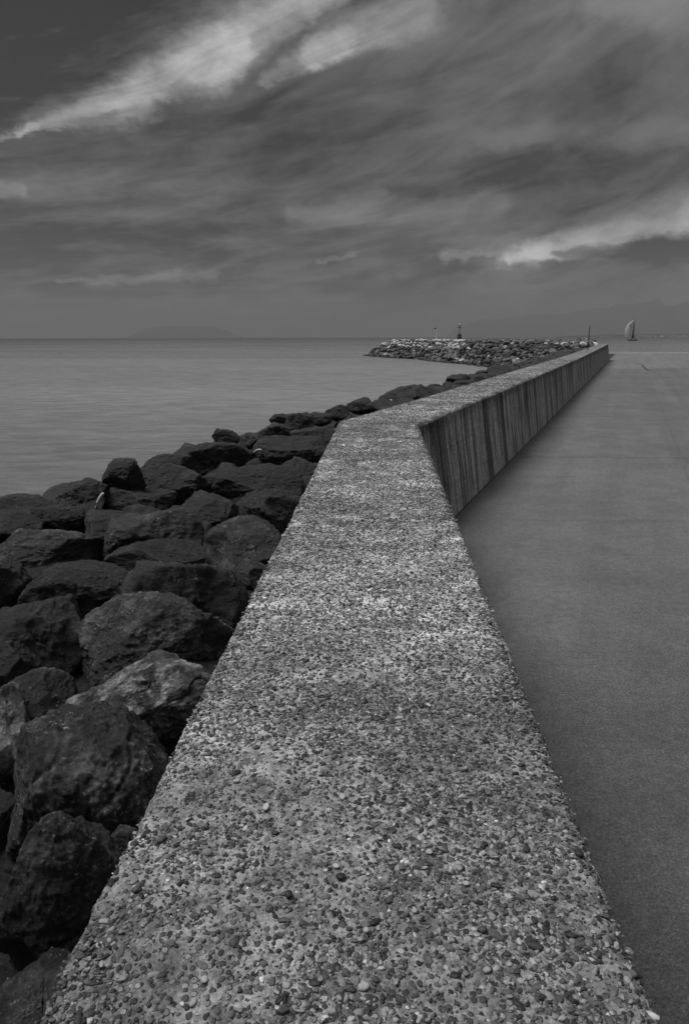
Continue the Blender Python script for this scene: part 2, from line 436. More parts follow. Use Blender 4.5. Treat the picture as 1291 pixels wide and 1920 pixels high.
def concrete_top():
    mt, g = mat_new('exposed_aggregate_concrete')
    co = g.n('ShaderNodeTexCoord').outputs['Object']
    geo = g.n('ShaderNodeNewGeometry').outputs['Position']
    y = g.n('ShaderNodeSeparateXYZ', ins={0: geo}).outputs[1]
    big = g.noise(co, 1.6, 5, 0.6, 0.3); med = g.noise(co, 14, 6, 0.65, 0.3); fine = g.noise(co, 110, 4, 0.7)
    v = g.mix(g.ramp(med, 0.3, 0.68), 0.22, 0.72)
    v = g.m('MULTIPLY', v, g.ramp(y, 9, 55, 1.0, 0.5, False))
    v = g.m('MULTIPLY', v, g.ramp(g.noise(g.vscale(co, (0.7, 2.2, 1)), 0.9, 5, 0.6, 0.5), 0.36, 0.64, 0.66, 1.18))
    vig_n = g.noise(co, 3.0, 5, 0.65, 0.4)
    v = g.m('MULTIPLY', v, g.ramp(g.m('ADD', y, g.m('MULTIPLY', g.m('SUBTRACT', vig_n, 0.5), 1.6)), 0.9, 3.1, 0.48, 1.0))  # painted vignette: cement darkens towards the near end, with a ragged edge
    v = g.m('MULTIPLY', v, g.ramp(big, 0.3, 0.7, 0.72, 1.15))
    v = g.m('MULTIPLY', v, g.ramp(fine, 0.25, 0.7, 0.45, 1.3))
    # small stones of the aggregate too fine to model one by one
    vo = g.n('ShaderNodeTexVoronoi', ins={'Vector': co, 'Scale': 62.0, 'Randomness': 1.0})
    cell = g.n('ShaderNodeSeparateColor', ins={0: vo.outputs['Color']}).outputs
    inst = g.m('MULTIPLY', g.ramp(vo.outputs['Distance'], 0.34, 0.5, 1.0, 0.0), g.m('LESS_THAN', cell[0], 0.62))
    sv = g.mix(g.m('POWER', cell[1], 2.0), 0.045, 0.34)
    v = g.mix(inst, v, sv)
    # pits
    vp = g.n('ShaderNodeTexVoronoi', ins={'Vector': co, 'Scale': 95.0, 'Randomness': 1.0})
    pc = g.n('ShaderNodeSeparateColor', ins={0: vp.outputs['Color']}).outputs
    pit = g.m('MULTIPLY', g.ramp(vp.outputs['Distance'], 0.12, 0.34, 1.0, 0.0), g.m('GREATER_THAN', pc[2], 0.72))
    v = g.mix(g.m('MULTIPLY', pit, 0.75), v, 0.03)
    h = g.m('ADD', g.m('MULTIPLY', inst, 0.8), g.m('ADD', g.m('MULTIPLY', fine, 0.8), g.m('SUBTRACT', g.m('MULTIPLY', med, 0.8), g.m('MULTIPLY', pit, 1.2))))
    finish(g, comb(g, v), 0.9, h, 1.0, 0.010, 0.25)
    return mt
def concrete_face():
    mt, g = mat_new('rain_streaked_concrete')
    uv = g.n('ShaderNodeUVMap').outputs[0]
    s3 = g.n('ShaderNodeSeparateXYZ', ins={0: uv}); u, z = s3.outputs[0], s3.outputs[1]
    co = g.n('ShaderNodeTexCoord').outputs['Object']
    wob = g.m('MULTIPLY', g.m('SUBTRACT', g.noise(co, 1.3, 3), 0.5), 0.05)
    uw = g.m('ADD', u, wob)
    def st(fu, fz, sd, det=3, ro=0.6):
        v = g.n('ShaderNodeCombineXYZ', ins={0: g.m('MULTIPLY', uw, fu), 1: g.m('MULTIPLY', z, fz), 2: sd}).outputs[0]
        return g.noise(v, 1.0, det, ro)
    a = st(1.1, 0.10, 1.0, 5, 0.7); b = st(7.0, 0.35, 4.0, 7, 0.75); c = st(26.0, 1.2, 8.0, 5, 0.75)
    b = g.m('SUBTRACT', b, g.m('MULTIPLY', g.m('SUBTRACT', z, 0.9), 0.035))
    v = g.m('MULTIPLY', g.ramp(b, 0.43, 0.55, 0.22, 1.0), g.ramp(a, 0.41, 0.53, 0.34, 1.12))
    v = g.m('MULTIPLY', v, g.ramp(c, 0.38, 0.60, 0.60, 1.15))
    med = g.noise(co, 16, 6, 0.7); fine = g.noise(co, 80, 4, 0.7)
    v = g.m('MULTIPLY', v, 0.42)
    v = g.m('MULTIPLY', v, g.ramp(med, 0.3, 0.7, 0.6, 1.35)); v = g.m('MULTIPLY', v, g.ramp(fine, 0.3, 0.7, 0.45, 1.55))
    pj = g.m('MULTIPLY', g.ramp(g.m('ABSOLUTE', g.m('SUBTRACT', g.m('ADD', z, g.m('MULTIPLY', g.m('SUBTRACT', med, 0.5), 0.05)), 1.16)), 0.0, 0.014, 1.0, 0.0), g.ramp(g.noise(co, 0.5, 3), 0.48, 0.56))
    v = g.m('MULTIPLY', v, g.m('SUBTRACT', 1.0, g.m('MULTIPLY', pj, 0.5)))
    # weathered drip band under the arris and splash band at the foot
    zz = g.m('ADD', z, g.m('MULTIPLY', g.m('SUBTRACT', st(5, 0.4, 3.0), 0.5), 0.3))
    v = g.m('MULTIPLY', v, g.ramp(zz, 1.42, 1.72, 1.0, 0.55))
    v = g.m('ADD', v, g.ramp(zz, 0.02, 0.22, 0.03, 0.0))
    # pale stones showing
    vo = g.n('ShaderNodeTexVoronoi', ins={'Vector': co, 'Scale': 36.0, 'Randomness': 1.0})
    pc = g.n('ShaderNodeSeparateColor', ins={0: vo.outputs['Color']}).outputs
    sp = g.m('MULTIPLY', g.ramp(vo.outputs['Distance'], 0.1, 0.3, 1.0, 0.0), g.m('GREATER_THAN', pc[0], 0.86))
    v = g.mix(g.m('MULTIPLY', sp, 0.6), v, 0.36)
    # hairline cracks
    cn = g.noise(g.n('ShaderNodeCombineXYZ', ins={0: g.m('MULTIPLY', u, 0.35), 1: z, 2: 2.2}).outputs[0], 1.3, 5, 0.6)
    cr = g.ramp(g.m('ABSOLUTE', g.m('SUBTRACT', cn, 0.5)), 0.0, 0.004, 1.0, 0.0)
    v = g.m('MULTIPLY', v, g.m('SUBTRACT', 1.0, g.m('MULTIPLY', cr, 0.5)))
    h = g.m('ADD', g.m('MULTIPLY', med, 0.6), g.m('ADD', g.m('MULTIPLY', fine, 0.5), g.m('MULTIPLY', b, 1.2)))
    finish(g, comb(g, v), 0.85, h, 0.6, 0.012, 0.3)
    return mt
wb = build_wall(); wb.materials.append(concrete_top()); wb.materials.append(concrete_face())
link('wall_body', wb, None, wall)

# pebbles of the washed-out concrete surface
def pebble_mat():
    mt, g = mat_new('river_pebbles'); co = g.n('ShaderNodeTexCoord').outputs['Object']
    at = g.n('ShaderNodeAttribute', attribute_name='tone').outputs['Fac']
    n = g.noise(co, 120, 4, 0.7); n2 = g.noise(g.vscale(co, (1, 1, 3)), 40, 4, 0.6)
    y = g.n('ShaderNodeSeparateXYZ', ins={0: g.n('ShaderNodeNewGeometry').outputs['Position']}).outputs[1]; vig_n = g.noise(g.n('ShaderNodeNewGeometry').outputs['Position'], 3.0, 5, 0.65, 0.4)
    at = g.m('MULTIPLY', at, g.ramp(g.m('ADD', y, g.m('MULTIPLY', g.m('SUBTRACT', vig_n, 0.5), 1.6)), 0.9, 3.1, 0.66, 1.0))  # the same near-end vignette painted into the stones' tone
    at = g.m('MULTIPLY', at, g.ramp(g.noise(g.vscale(co, (0.7, 2.2, 1)), 0.9, 5, 0.6, 0.5), 0.36, 0.64, 0.72, 1.18))
    v = g.m('MULTIPLY', at, g.ramp(n, 0.3, 0.7, 0.78, 1.22)); v = g.m('MULTIPLY', v, g.ramp(n2, 0.3, 0.7, 0.8, 1.2))
    finish(g, comb(g, v), 0.62, n, 0.5, 0.0015, 0.35)
    return mt
M['pebble'] = pebble_mat()
def pebble_cloud(s0, s1, density, rlo, rhi, sub, seed, power=2.0):
    r_ = np.random.default_rng(seed)
    L = s1-s0; n = int(L*WID*density)
    s = s0 + r_.random(n)*L; t = -0.012 + r_.random(n)*(WID+0.024)
    xy = wall_xy(s, t/WID)
    P = np.stack([xy[:, 0], xy[:, 1], np.zeros(n)], -1)
    keep = (fbm(P*5.5, 3, 0.6, 40)*0.5 + 0.5 + (r_.random(n)-0.5)*0.8) > 0.26
    s, t, xy = s[keep], t[keep], xy[keep]; n = len(s)
    sz = rlo + (rhi-rlo)*r_.random(n)**power
    z = wall_top(s) + top_relief(xy[:, 0], xy[:, 1]) - edge_drop(np.clip(np.minimum(t, WID-t), 0, 9))
    out = np.minimum(t, WID-t) < 0.012
    z = z - np.where(out, r_.random(n)*0.05, 0)
    B, Fc = ico(sub); nv = len(B)
    ab = r_.uniform(1.05, 1.75, n); c = r_.uniform(0.34, 0.75, n)
    lump = 1 + 0.16*np.sin(B[None]@(r_.normal(0, 2.2, (n, 3, 1))) + r_.random((n, 1, 1))*6.28)[:, :, 0] + 0.10*np.sin(B[None]@(r_.normal(0, 4.0, (n, 3, 1))) + r_.random((n, 1, 1))*6.28)[:, :, 0]
    nf = 5; pn = r_.normal(0, 1, (n, nf, 3)); pn /= np.linalg.norm(pn, axis=2)[:, :, None]; pd = r_.uniform(0.5, 0.95, (n, nf))
    for f_ in range(nf):
        q = np.einsum('vk,nk->nv', B, pn[:, f_]); lump = np.minimum(lump, np.where(q > 0.05, pd[:, f_:f_+1]/np.maximum(q, 0.05), 9))
    V = B[None]*lump[:, :, None]
    V = V*np.stack([sz*ab, sz, sz*c], -1)[:, None, :]
    # tilt then spin
    tx = r_.normal(0, 0.33, n); cx, sx = np.cos(tx)[:, None], np.sin(tx)[:, None]
    y2 = V[:, :, 1]*cx - V[:, :, 2]*sx; z2 = V[:, :, 1]*sx + V[:, :, 2]*cx
    a = r_.random(n)*6.28; ca, sa = np.cos(a)[:, None], np.sin(a)[:, None]
    X = V[:, :, 0]*ca - y2*sa; Y = V[:, :, 0]*sa + y2*ca
    emb = r_.uniform(-0.45, 0.4, n)*sz*c
    W = np.stack([X + xy[:, 0:1], Y + xy[:, 1:2], z2 + (z+emb)[:, None]], -1)
    tone = 0.025 + 0.17*r_.random(n)**1.5
    tone = np.where(r_.random(n) < 0.24, 0.22 + 0.24*r_.random(n), tone)
    tone = np.where(r_.random(n) < 0.018, 0.5 + 0.25*r_.random(n), tone)
    F_ = (Fc[None] + (np.arange(n)*nv)[:, None, None]).reshape(-1, 3)
    return W.reshape(-1, 3), F_, np.repeat(tone, nv)
def join_clouds(parts, name):
    Vs, Fs, Ts, o = [], [], [], 0
    for V, Fc, T in parts:
        Vs.append(V - np.array(WL)); Fs.append(Fc+o); Ts.append(T); o += len(V)
    V = np.concatenate(Vs); Fc = np.concatenate(Fs); T = np.concatenate(Ts)
    me = bpy.data.meshes.new(name)
    me.vertices.add(len(V)); me.vertices.foreach_set('co', V.astype(np.float32).ravel())
    me.loops.add(Fc.size); me.loops.foreach_set('vertex_index', Fc.astype(np.int32).ravel())
    me.polygons.add(len(Fc)); me.polygons.foreach_set('loop_start', np.arange(0, Fc.size, 3, dtype=np.int32))
    me.update(calc_edges=True)
    at = me.attributes.new('tone', 'FLOAT', 'POINT'); at.data.foreach_set('value', T.astype(np.float32))
    me.shade_smooth()
    return me
pm = join_clouds([
    pebble_cloud(-9.4, -7.2, 2500, 0.0044, 0.0100, 3, 1, 2.2),
    pebble_cloud(-9.4, -6.3, 14000, 0.0019, 0.0060, 2, 2, 1.3),
    pebble_cloud(-7.2, 0.3, 2500, 0.0048, 0.0105, 2, 3, 2.0),
    pebble_cloud(-6.3, 0.3, 9000, 0.0028, 0.0072, 1, 4, 1.3),
    pebble_cloud(0.3, 14, 2200, 0.006, 0.013, 1, 5, 1.8),
    pebble_cloud(14, 34, 350, 0.009, 0.018, 1, 6, 1.8)], 'exposed_pebbles')
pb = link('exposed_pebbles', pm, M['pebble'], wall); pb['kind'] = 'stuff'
# the palest stones that catch the eye, each a part
def single_pebble(px, py, wpx, hpx, tone, i):
    p = at_z(px, py, ZT + 0.006)
    zc = (p - Vector((0, 0, CAMZ))).dot(fw); k = zc/F
    a, b = wpx*k/2, max(hpx*k/2/0.75, wpx*k/2*0.5)
    B, Fc = ico(3); r_ = np.random.default_rng(900+i)
    lump = 1 + 0.12*np.sin(B@r_.normal(0, 2.0, 3)+r_.random()*6)
    V = B*lump[:, None]*np.array((a, b, min(a, b)*0.6)); an = r_.uniform(-0.5, 0.5)
    V = np.stack([V[:, 0]*math.cos(an)-V[:, 1]*math.sin(an), V[:, 0]*math.sin(an)+V[:, 1]*math.cos(an), V[:, 2]], -1)
    me = np_mesh('pebble', V, Fc)
    at = me.attributes.new('tone', 'FLOAT', 'POINT'); at.data.foreach_set('value', np.full(len(V), tone, np.float32))
    o = link('pebble', me, M['pebble'], wall); o.location = Vector(p) - WL
    return o
for i, (x, y, a, b, t) in enumerate([(681, 1849, 21, 12, .62), (499, 1512, 12, 14, .7), (630, 1623, 14, 8, .7), (601, 1836, 13, 8, .4), (384, 1836, 13, 10, .65),
        (362, 1879, 13, 13, .55), (806, 1545, 10, 10, .55), (443, 1464, 13, 7, .6), (638, 1643, 18, 13, .03), (366, 1601, 14, 13, .03), (388, 1598, 19, 14, .3),
        (804, 1597, 14, 9, .55), (905, 1599, 9, 9, .6), (873, 1656, 12, 8, .62), (913, 1818, 16, 9, .5), (1037, 1675, 13, 8, .5), (493, 1662, 10, 6, .6),
        (452, 1654, 9, 7, .55), (777, 1707, 10, 8, .6), (686, 1743, 12, 8, .6), (675, 1760, 12, 6, .5), (305, 1649, 19, 11, .42), (190, 1808, 8, 11, .55),
        (426, 1652, 10, 8, .5), (872, 1825, 13, 7, .3), (784, 1541, 12, 10, .55), (652, 1595, 9, 5, .65), (712, 1571, 9, 7, .6), (700, 1590, 8, 7, .65),
        (1032, 1540, 11, 8, .5), (1180, 1858, 11, 12, .6), (742, 1842, 8, 9, .5), (955, 1868, 14, 6, .42), (1175, 1838, 14, 14, .5), (540, 1676, 16, 12, .05),
        (1085, 1600, 16, 12, .04), (930, 1660, 22, 8, .05), (1002, 1773, 30, 10, .05), (700, 1420, 8, 6, .6), (596, 1406, 9, 5, .55)]):
    o = single_pebble(x, y, a, b, t, i)
    o['label'] = 'pale white pebble' if t > 0.45 else ('dark pebble' if t < 0.1 else 'light grey pebble')

# ------------------------------------------------------------------ quay deck (asphalt)
def asphalt():
    mt, g = mat_new('worn_asphalt'); co = g.n('ShaderNodeTexCoord').outputs['Object']
    s3 = g.n('ShaderNodeSeparateXYZ', ins={0: co}); x, y = s3.outputs[0], s3.outputs[1]
    big = g.noise(co, 0.22, 5, 0.6, 0.4); mid = g.noise(co, 1.4, 6, 0.6, 0.3)
    fine = g.noise(co, 48, 3, 0.8); gr = g.noise(co, 140, 2, 0.7); gm = g.noise(co, 11, 5, 0.75)
    # coordinates along / across the wall: tyre-polished lanes run with the wall
    al = g.m('ADD', g.m('MULTIPLY', x, float(d2[0])), g.m('MULTIPLY', y, float(d2[1])))
    ac = g.m('SUBTRACT', g.m('MULTIPLY', x, float(d2[1])), g.m('MULTIPLY', y, float(d2[0])))
    lane = g.noise(g.n('ShaderNodeCombineXYZ', ins={0: g.m('MULTIPLY', ac, 1.1), 1: g.m('MULTIPLY', al, 0.035), 2: 0.0}).outputs[0], 1.0, 4, 0.6)
    v = g.m('MULTIPLY', 0.118, g.ramp(big, 0.3, 0.7, 0.90, 1.10))
    v = g.m('MULTIPLY', v, g.ramp(mid, 0.3, 0.7, 0.90, 1.10)); v = g.m('MULTIPLY', v, g.ramp(lane, 0.3, 0.7, 0.90, 1.09))
    # newer surfacing close by, with vignette darkening painted into its tone; an old pale concrete apron at the far end
    yw = g.m('ADD', y, g.m('MULTIPLY', g.m('SUBTRACT', g.noise(co, 0.9, 4), 0.5), 1.2))
    v = g.m('MULTIPLY', v, g.ramp(yw, 4.6, 6.9, 0.66, 1.0))
    apr = g.ramp(g.m('ADD', yw, g.m('MULTIPLY', g.m('SUBTRACT', g.noise(co, 0.15, 3), 0.5), 12)), 66, 68.5)
    v = g.m('MULTIPLY', v, g.mix(apr, 1.0, 1.28))
    def seam(dist, wid, k):
        nonlocal v
        d = g.ramp(g.m('ABSOLUTE', dist), 0.0, wid, 1.0, 0.0)
        v = g.m('MULTIPLY', v, g.m('SUBTRACT', 1.0, g.m('MULTIPLY', d, k)))
    wob = g.m('MULTIPLY', g.m('SUBTRACT', g.noise(co, 0.5, 5, 0.7), 0.5), 0.5)
    seam(g.m('ADD', g.m('SUBTRACT', g.m('ADD', y, g.m('MULTIPLY', x, 0.05)), 17.6), wob), 0.10, 0.30)
    seam(g.m('ADD', g.m('SUBTRACT', ac, 1.45), wob), 0.05, 0.16)
    for yy_, kk_ in ((11.3, 0.10), (27.0, 0.14), (41.0, 0.16)): seam(g.m('ADD', g.m('SUBTRACT', g.m('ADD', y, g.m('MULTIPLY', x, 0.05)), yy_), wob), 0.05 + yy_*0.004, kk_)
    wob2 = g.m('MULTIPLY', g.m('SUBTRACT', g.noise(co, 0.12, 6, 0.75), 0.5), 14)
    seam(g.m('ADD', g.m('SUBTRACT', y, 66.5), g.m('MULTIPLY', wob2, 0.15)), 0.30, 0.45)
    seam(g.m('ADD', g.m('SUBTRACT', y, 92.5), g.m('MULTIPLY', wob2, 0.2)), 0.45, 0.22)
    seam(g.m('ADD', g.m('SUBTRACT', ac, -1.6), wob2), 0.10, 0.0)
    seam(g.m('ADD', g.m('SUBTRACT', g.m('SUBTRACT', x, g.m('MULTIPLY', y, 0.15)), 22.6), g.m('MULTIPLY', wob2, 0.25)), g.ramp(y, 60, 74, 0.001, 0.14), 0.4)
    # damp dirt line at the foot of the wall
    dirt = g.ramp(g.m('ADD', g.m('SUBTRACT', ac, -2.55), g.m('MULTIPLY', g.m('SUBTRACT', fine, 0.5), 0.06)), 0.02, 0.06, 1.0, 0.0)
    v = g.m('MULTIPLY', v, g.m('SUBTRACT', 1.0, g.m('MULTIPLY', dirt, 0.75)))
    grime = g.m('MULTIPLY', g.ramp(g.m('ADD', g.m('SUBTRACT', ac, -2.55), g.m('MULTIPLY', g.m('SUBTRACT', mid, 0.5), 0.5)), 0.05, 0.45, 1.0, 0.0), 0.22)
    v = g.m('MULTIPLY', v, g.m('SUBTRACT', 1.0, grime))
    v = g.m('MULTIPLY', v, g.ramp(gm, 0.3, 0.7, 0.80, 1.2))
    v = g.m('MULTIPLY', v, g.ramp(fine, 0.3, 0.7, 0.55, 1.5)); v = g.m('MULTIPLY', v, g.ramp(gr, 0.3, 0.7, 0.6, 1.4))
    vo = g.n('ShaderNodeTexVoronoi', ins={'Vector': co, 'Scale': 60.0, 'Randomness': 1.0})
    pc = g.n('ShaderNodeSeparateColor', ins={0: vo.outputs['Color']}).outputs
    sp = g.m('MULTIPLY', g.ramp(vo.outputs['Distance'], 0.1, 0.3, 1.0, 0.0), g.m('GREATER_THAN', pc[0], 0.9))
    v = g.mix(g.m('MULTIPLY', sp, 0.5), v, 0.3)
    # oil spots
    vs = g.n('ShaderNodeTexVoronoi', ins={'Vector': co, 'Scale': 0.7, 'Randomness': 1.0})
    os_ = g.n('ShaderNodeSeparateColor', ins={0: vs.outputs['Color']}).outputs
    dd = g.m('ADD', vs.outputs['Distance'], g.m('MULTIPLY', g.m('SUBTRACT', g.noise(co, 9, 4), 0.5), 0.08))
    spot = g.m('MULTIPLY', g.ramp(dd, 0.02, 0.07, 1.0, 0.0), g.m('GREATER_THAN', os_[0], 0.7))
    v = g.m('MULTIPLY', v, g.m('SUBTRACT', 1.0, g.m('MULTIPLY', spot, 0.5)))
    h = g.m('ADD', g.m('MULTIPLY', gr, 0.5), g.m('ADD', fine, g.m('MULTIPLY', sp, 0.5)))
    finish(g, comb(g, v), g.ramp(big, 0.3, 0.7, 0.62, 0.78), h, 0.5, 0.004, 0.35)
    return mt
def slab_poly(name, pts, ztop, zbot, mats, kind='structure'):
    bm = bmesh.new()
    t = [bm.verts.new((x, y, ztop)) for x, y in pts]; b = [bm.verts.new((x, y, zbot)) for x, y in pts]
    f = bm.faces.new(t); bm.faces.new(b[::-1])
    for i in range(len(pts)):
        j = (i+1) % len(pts); q = bm.faces.new((t[i], b[i], b[j], t[j])); q.material_index = 1
    bmesh.ops.recalc_face_normals(bm, faces=bm.faces)
    me = bpy.data.meshes.new(name); bm.to_mesh(me); bm.free()
    for m_ in mats: me.materials.append(m_)
    o = link(name, me); o['kind'] = kind
    return o
mid = lambda s: wall_xy(np.array([s]), np.array([0.5]))[0]
a0, a1, a2 = mid(-16), mid(0), mid(88.5)
Q2 = a2 + d2*36
slab_poly('quay', [tuple(a0 + np.array((0, -14))), tuple(a0), tuple(a1), tuple(a2), (Q2[0]-1, 126.5), (150, 127.5), (150, -20)], 0.0, -6, [asphalt(), M['dark_slab']])

cp_ = MB(); cp_.box((85 + 0.0, 126.2, 0.03), (96, 1.1, 0.10)); bmesh.ops.bevel(cp_.bm, geom=cp_.bm.edges[:], offset=0.02, segments=1, affect='EDGES')
o = cp_.build('quay_coping', M['slab']); o.location = (0, 0, 0.02); o['kind'] = 'structure'
# open crack in the apron
ck = bmesh.new(); pts = [at_z(x, y, 0.004) for x, y in ((1193, 681), (1200, 682.5), (1206, 684.5), (1204, 687), (1209, 689.5), (1213, 692.5), (1216, 695))]
L_ = [ck.verts.new((p.x-0.16-0.05*math.sin(i*2.1), p.y, 0.006)) for i, p in enumerate(pts)]; R_ = [ck.verts.new((p.x+0.12+0.08*math.sin(i*3.3), p.y+0.2, 0.006)) for i, p in enumerate(pts)]
for i in range(len(pts)-1): ck.faces.new((L_[i], L_[i+1], R_[i+1], R_[i]))
bmesh.ops.recalc_face_normals(ck, faces=ck.faces); me = bpy.data.meshes.new('pavement_crack'); ck.to_mesh(me); ck.free()
link('pavement_crack', me, M['dark_slab'])['kind'] = 'structure'

# ------------------------------------------------------------------ sea
def sea_mat():
    mt, g = mat_new('grey_sea_water'); geo = g.n('ShaderNodeNewGeometry').outputs['Position']
    r1 = g.noise(g.vscale(geo, (0.55, 1.0, 1)), 1.1, 5, 0.62, 0.4)
    r2 = g.noise(g.vscale(geo, (0.35, 1.0, 1)), 0.16, 4, 0.55, 0.2)
    r3 = g.noise(g.vscale(geo, (0.4, 1.0, 1)), 0.012, 5, 0.6, 0.3)
    h = g.m('ADD', g.m('MULTIPLY', r1, 0.18), g.m('MULTIPLY', r2, 1.0))
    rip = g.noise(g.vscale(geo, (0.42, 1.0, 1)), 0.8, 6, 0.75, 0.3)
    s3 = g.n('ShaderNodeSeparateXYZ', ins={0: geo}).outputs
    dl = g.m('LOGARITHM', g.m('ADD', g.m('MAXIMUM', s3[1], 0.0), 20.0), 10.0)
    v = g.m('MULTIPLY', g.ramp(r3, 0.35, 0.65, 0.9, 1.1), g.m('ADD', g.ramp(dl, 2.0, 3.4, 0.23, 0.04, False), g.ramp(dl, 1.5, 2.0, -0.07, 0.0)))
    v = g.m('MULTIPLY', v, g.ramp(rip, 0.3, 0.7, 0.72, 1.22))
    bmp = g.n('ShaderNodeBump', ins={'Strength': 0.9, 'Distance': 1.0, 'Height': h}).outputs[0]
    finish(g, comb(g, v), g.ramp(r3, 0.35, 0.65, 0.20, 0.32), spec=0.5, normal=bmp, IOR=1.33)
    return mt
bm = bmesh.new(); bmesh.ops.create_grid(bm, x_segments=24, y_segments=24, size=14000)
me = bpy.data.meshes.new('sea'); bm.to_mesh(me); bm.free()
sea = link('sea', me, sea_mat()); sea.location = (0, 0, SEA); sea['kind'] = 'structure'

# ------------------------------------------------------------------ boulder mound beside the wall
YC = np.array([-8, 8.0, 10.2, 13.0, 15.0, 17.5, 24, 40, 80, 110.0])
CO = np.array([3.7, 3.9, 3.3, 2.7, 2.3, 1.5, 1.4, 1.5, 1.2, 1.2])      # width of the berm beside the wall
ZC = np.array([1.85, 1.85, 1.75, 1.62, 1.5, 1.38, 1.36, 1.45, 1.5, 1.5])      # depth of the berm crest below the camera
ZW = np.array([1.85, 1.70, 1.62, 1.55, 1.45, 1.36, 1.36, 1.45, 1.5, 1.5])
def wall_side(x, y):
    """distance outward from the wall's outer edge"""
    p = np.array((x, y))
    if y < 10.4 + (x+0.085)*(-0.2): return float((p-O1)@nl1), y
    return max(float((p-O1)@nl2), 0), y
def mound(x, y):
    d, yy = wall_side(x, y)
    c = np.interp(y, YC, CO); zc = np.interp(y, YC, ZC); zw = np.interp(y, YC, ZW)
    if d <= c: return CAMZ - (zw + (zc-zw)*max(d, 0)/c)
    return CAMZ - zc - (d-c)/1.35
def hit(px, py, lift=0.0):
    d = ray(px, py); o = Vector((0, 0, CAMZ)); t = 1.0
    while t < 400:
        p = o + d*t
        if p.z < mound(p.x, p.y) + lift: return p
        t += 0.02 + t*0.002
    return o + d*t
# ground under the rocks
def core():
    ys = np.concatenate([np.arange(-8, 20, 0.5), np.arange(20, 112, 2.0)]); ds = np.linspace(-0.3, 12, 26)
    V = []
    for y in ys:
        for d in ds:
            if y < 10.4: b = O1 + d1*((y-10.42)/d1[1]); p = b + nl1*d
            else: b = O1 + d2*((y-10.42)/d2[1]); k = min((y-10.4)/4, 1); nn = nl1*(1-k)+nl2*k; p = b + nn/np.linalg.norm(nn)*d
            V.append((p[0], p[1], mound(p[0], p[1])-0.75))
    n = len(ds); i = np.arange(len(ys)-1)[:, None]*n; j = np.arange(n-1)[None]
    me = np_mesh('rubble_bank', V, np.stack([i+j, i+j+1, i+n+j+1, i+n+j], -1).reshape(-1, 4))
    o = link('rubble_bank', me, M['rock_umber']); o['kind'] = 'structure'
core()

def boulder(dims, sub, seed, angular=0.5, rough=1.0):
    """solid boulder: rounded intersection of random planes, broken by layered noise; dims = half sizes (m)"""
    r_ = np.random.default_rng(seed); B, Fc = ico(sub)
    nrm = r_.normal(0, 1, (11, 3)); nrm /= np.linalg.norm(nrm, axis=1)[:, None]
    d = r_.uniform(0.62, 0.98, 11)
    W = B + 0.16*np.stack([vnoise(B*1.6+seed, seed+k) for k in (1, 2, 3)], -1)
    W /= np.linalg.norm(W, axis=1)[:, None]
    dot = np.maximum(W@nrm.T, 1e-3); rr = d[None]/dot
    k = 26.0 + angular*50
    r = -np.log(np.exp(-k*np.minimum(rr, 1.6)).sum(1) + np.exp(-k*1.15))/k
    P = B*r[:, None]
    sc_ = P*np.array(dims)[None]; ms = float(np.mean(dims))
    q = sc_/ms
    n = fbm(q*1.7+seed, 3, 0.55, seed+5)*0.030 + fbm(q*3.3+seed, 4, 0.62, seed+9)*0.030 + fbm(q*11+seed, 4, 0.66, seed+3)*0.016
    lay = fbm(q*np.array((1.3, 1.3, 5.5))+seed*2, 3, 0.55, seed+31, True)*0.016
    # a few deep cracks
    cr = vnoise(q*1.5+seed*3.1, seed+77); n -= np.exp(-(cr/0.03)**2)*0.035*(vnoise(q*0.9+4, seed+5) > 0)
    if sub >= 6: n += fbm(q*34+seed, 3, 0.65, seed+61)*0.008
    V = sc_ + B*((n+lay)*rough*ms)[:, None]
    return V, Fc
G_NEAR = 'dark boulders heaped beside the wall'
placed = []
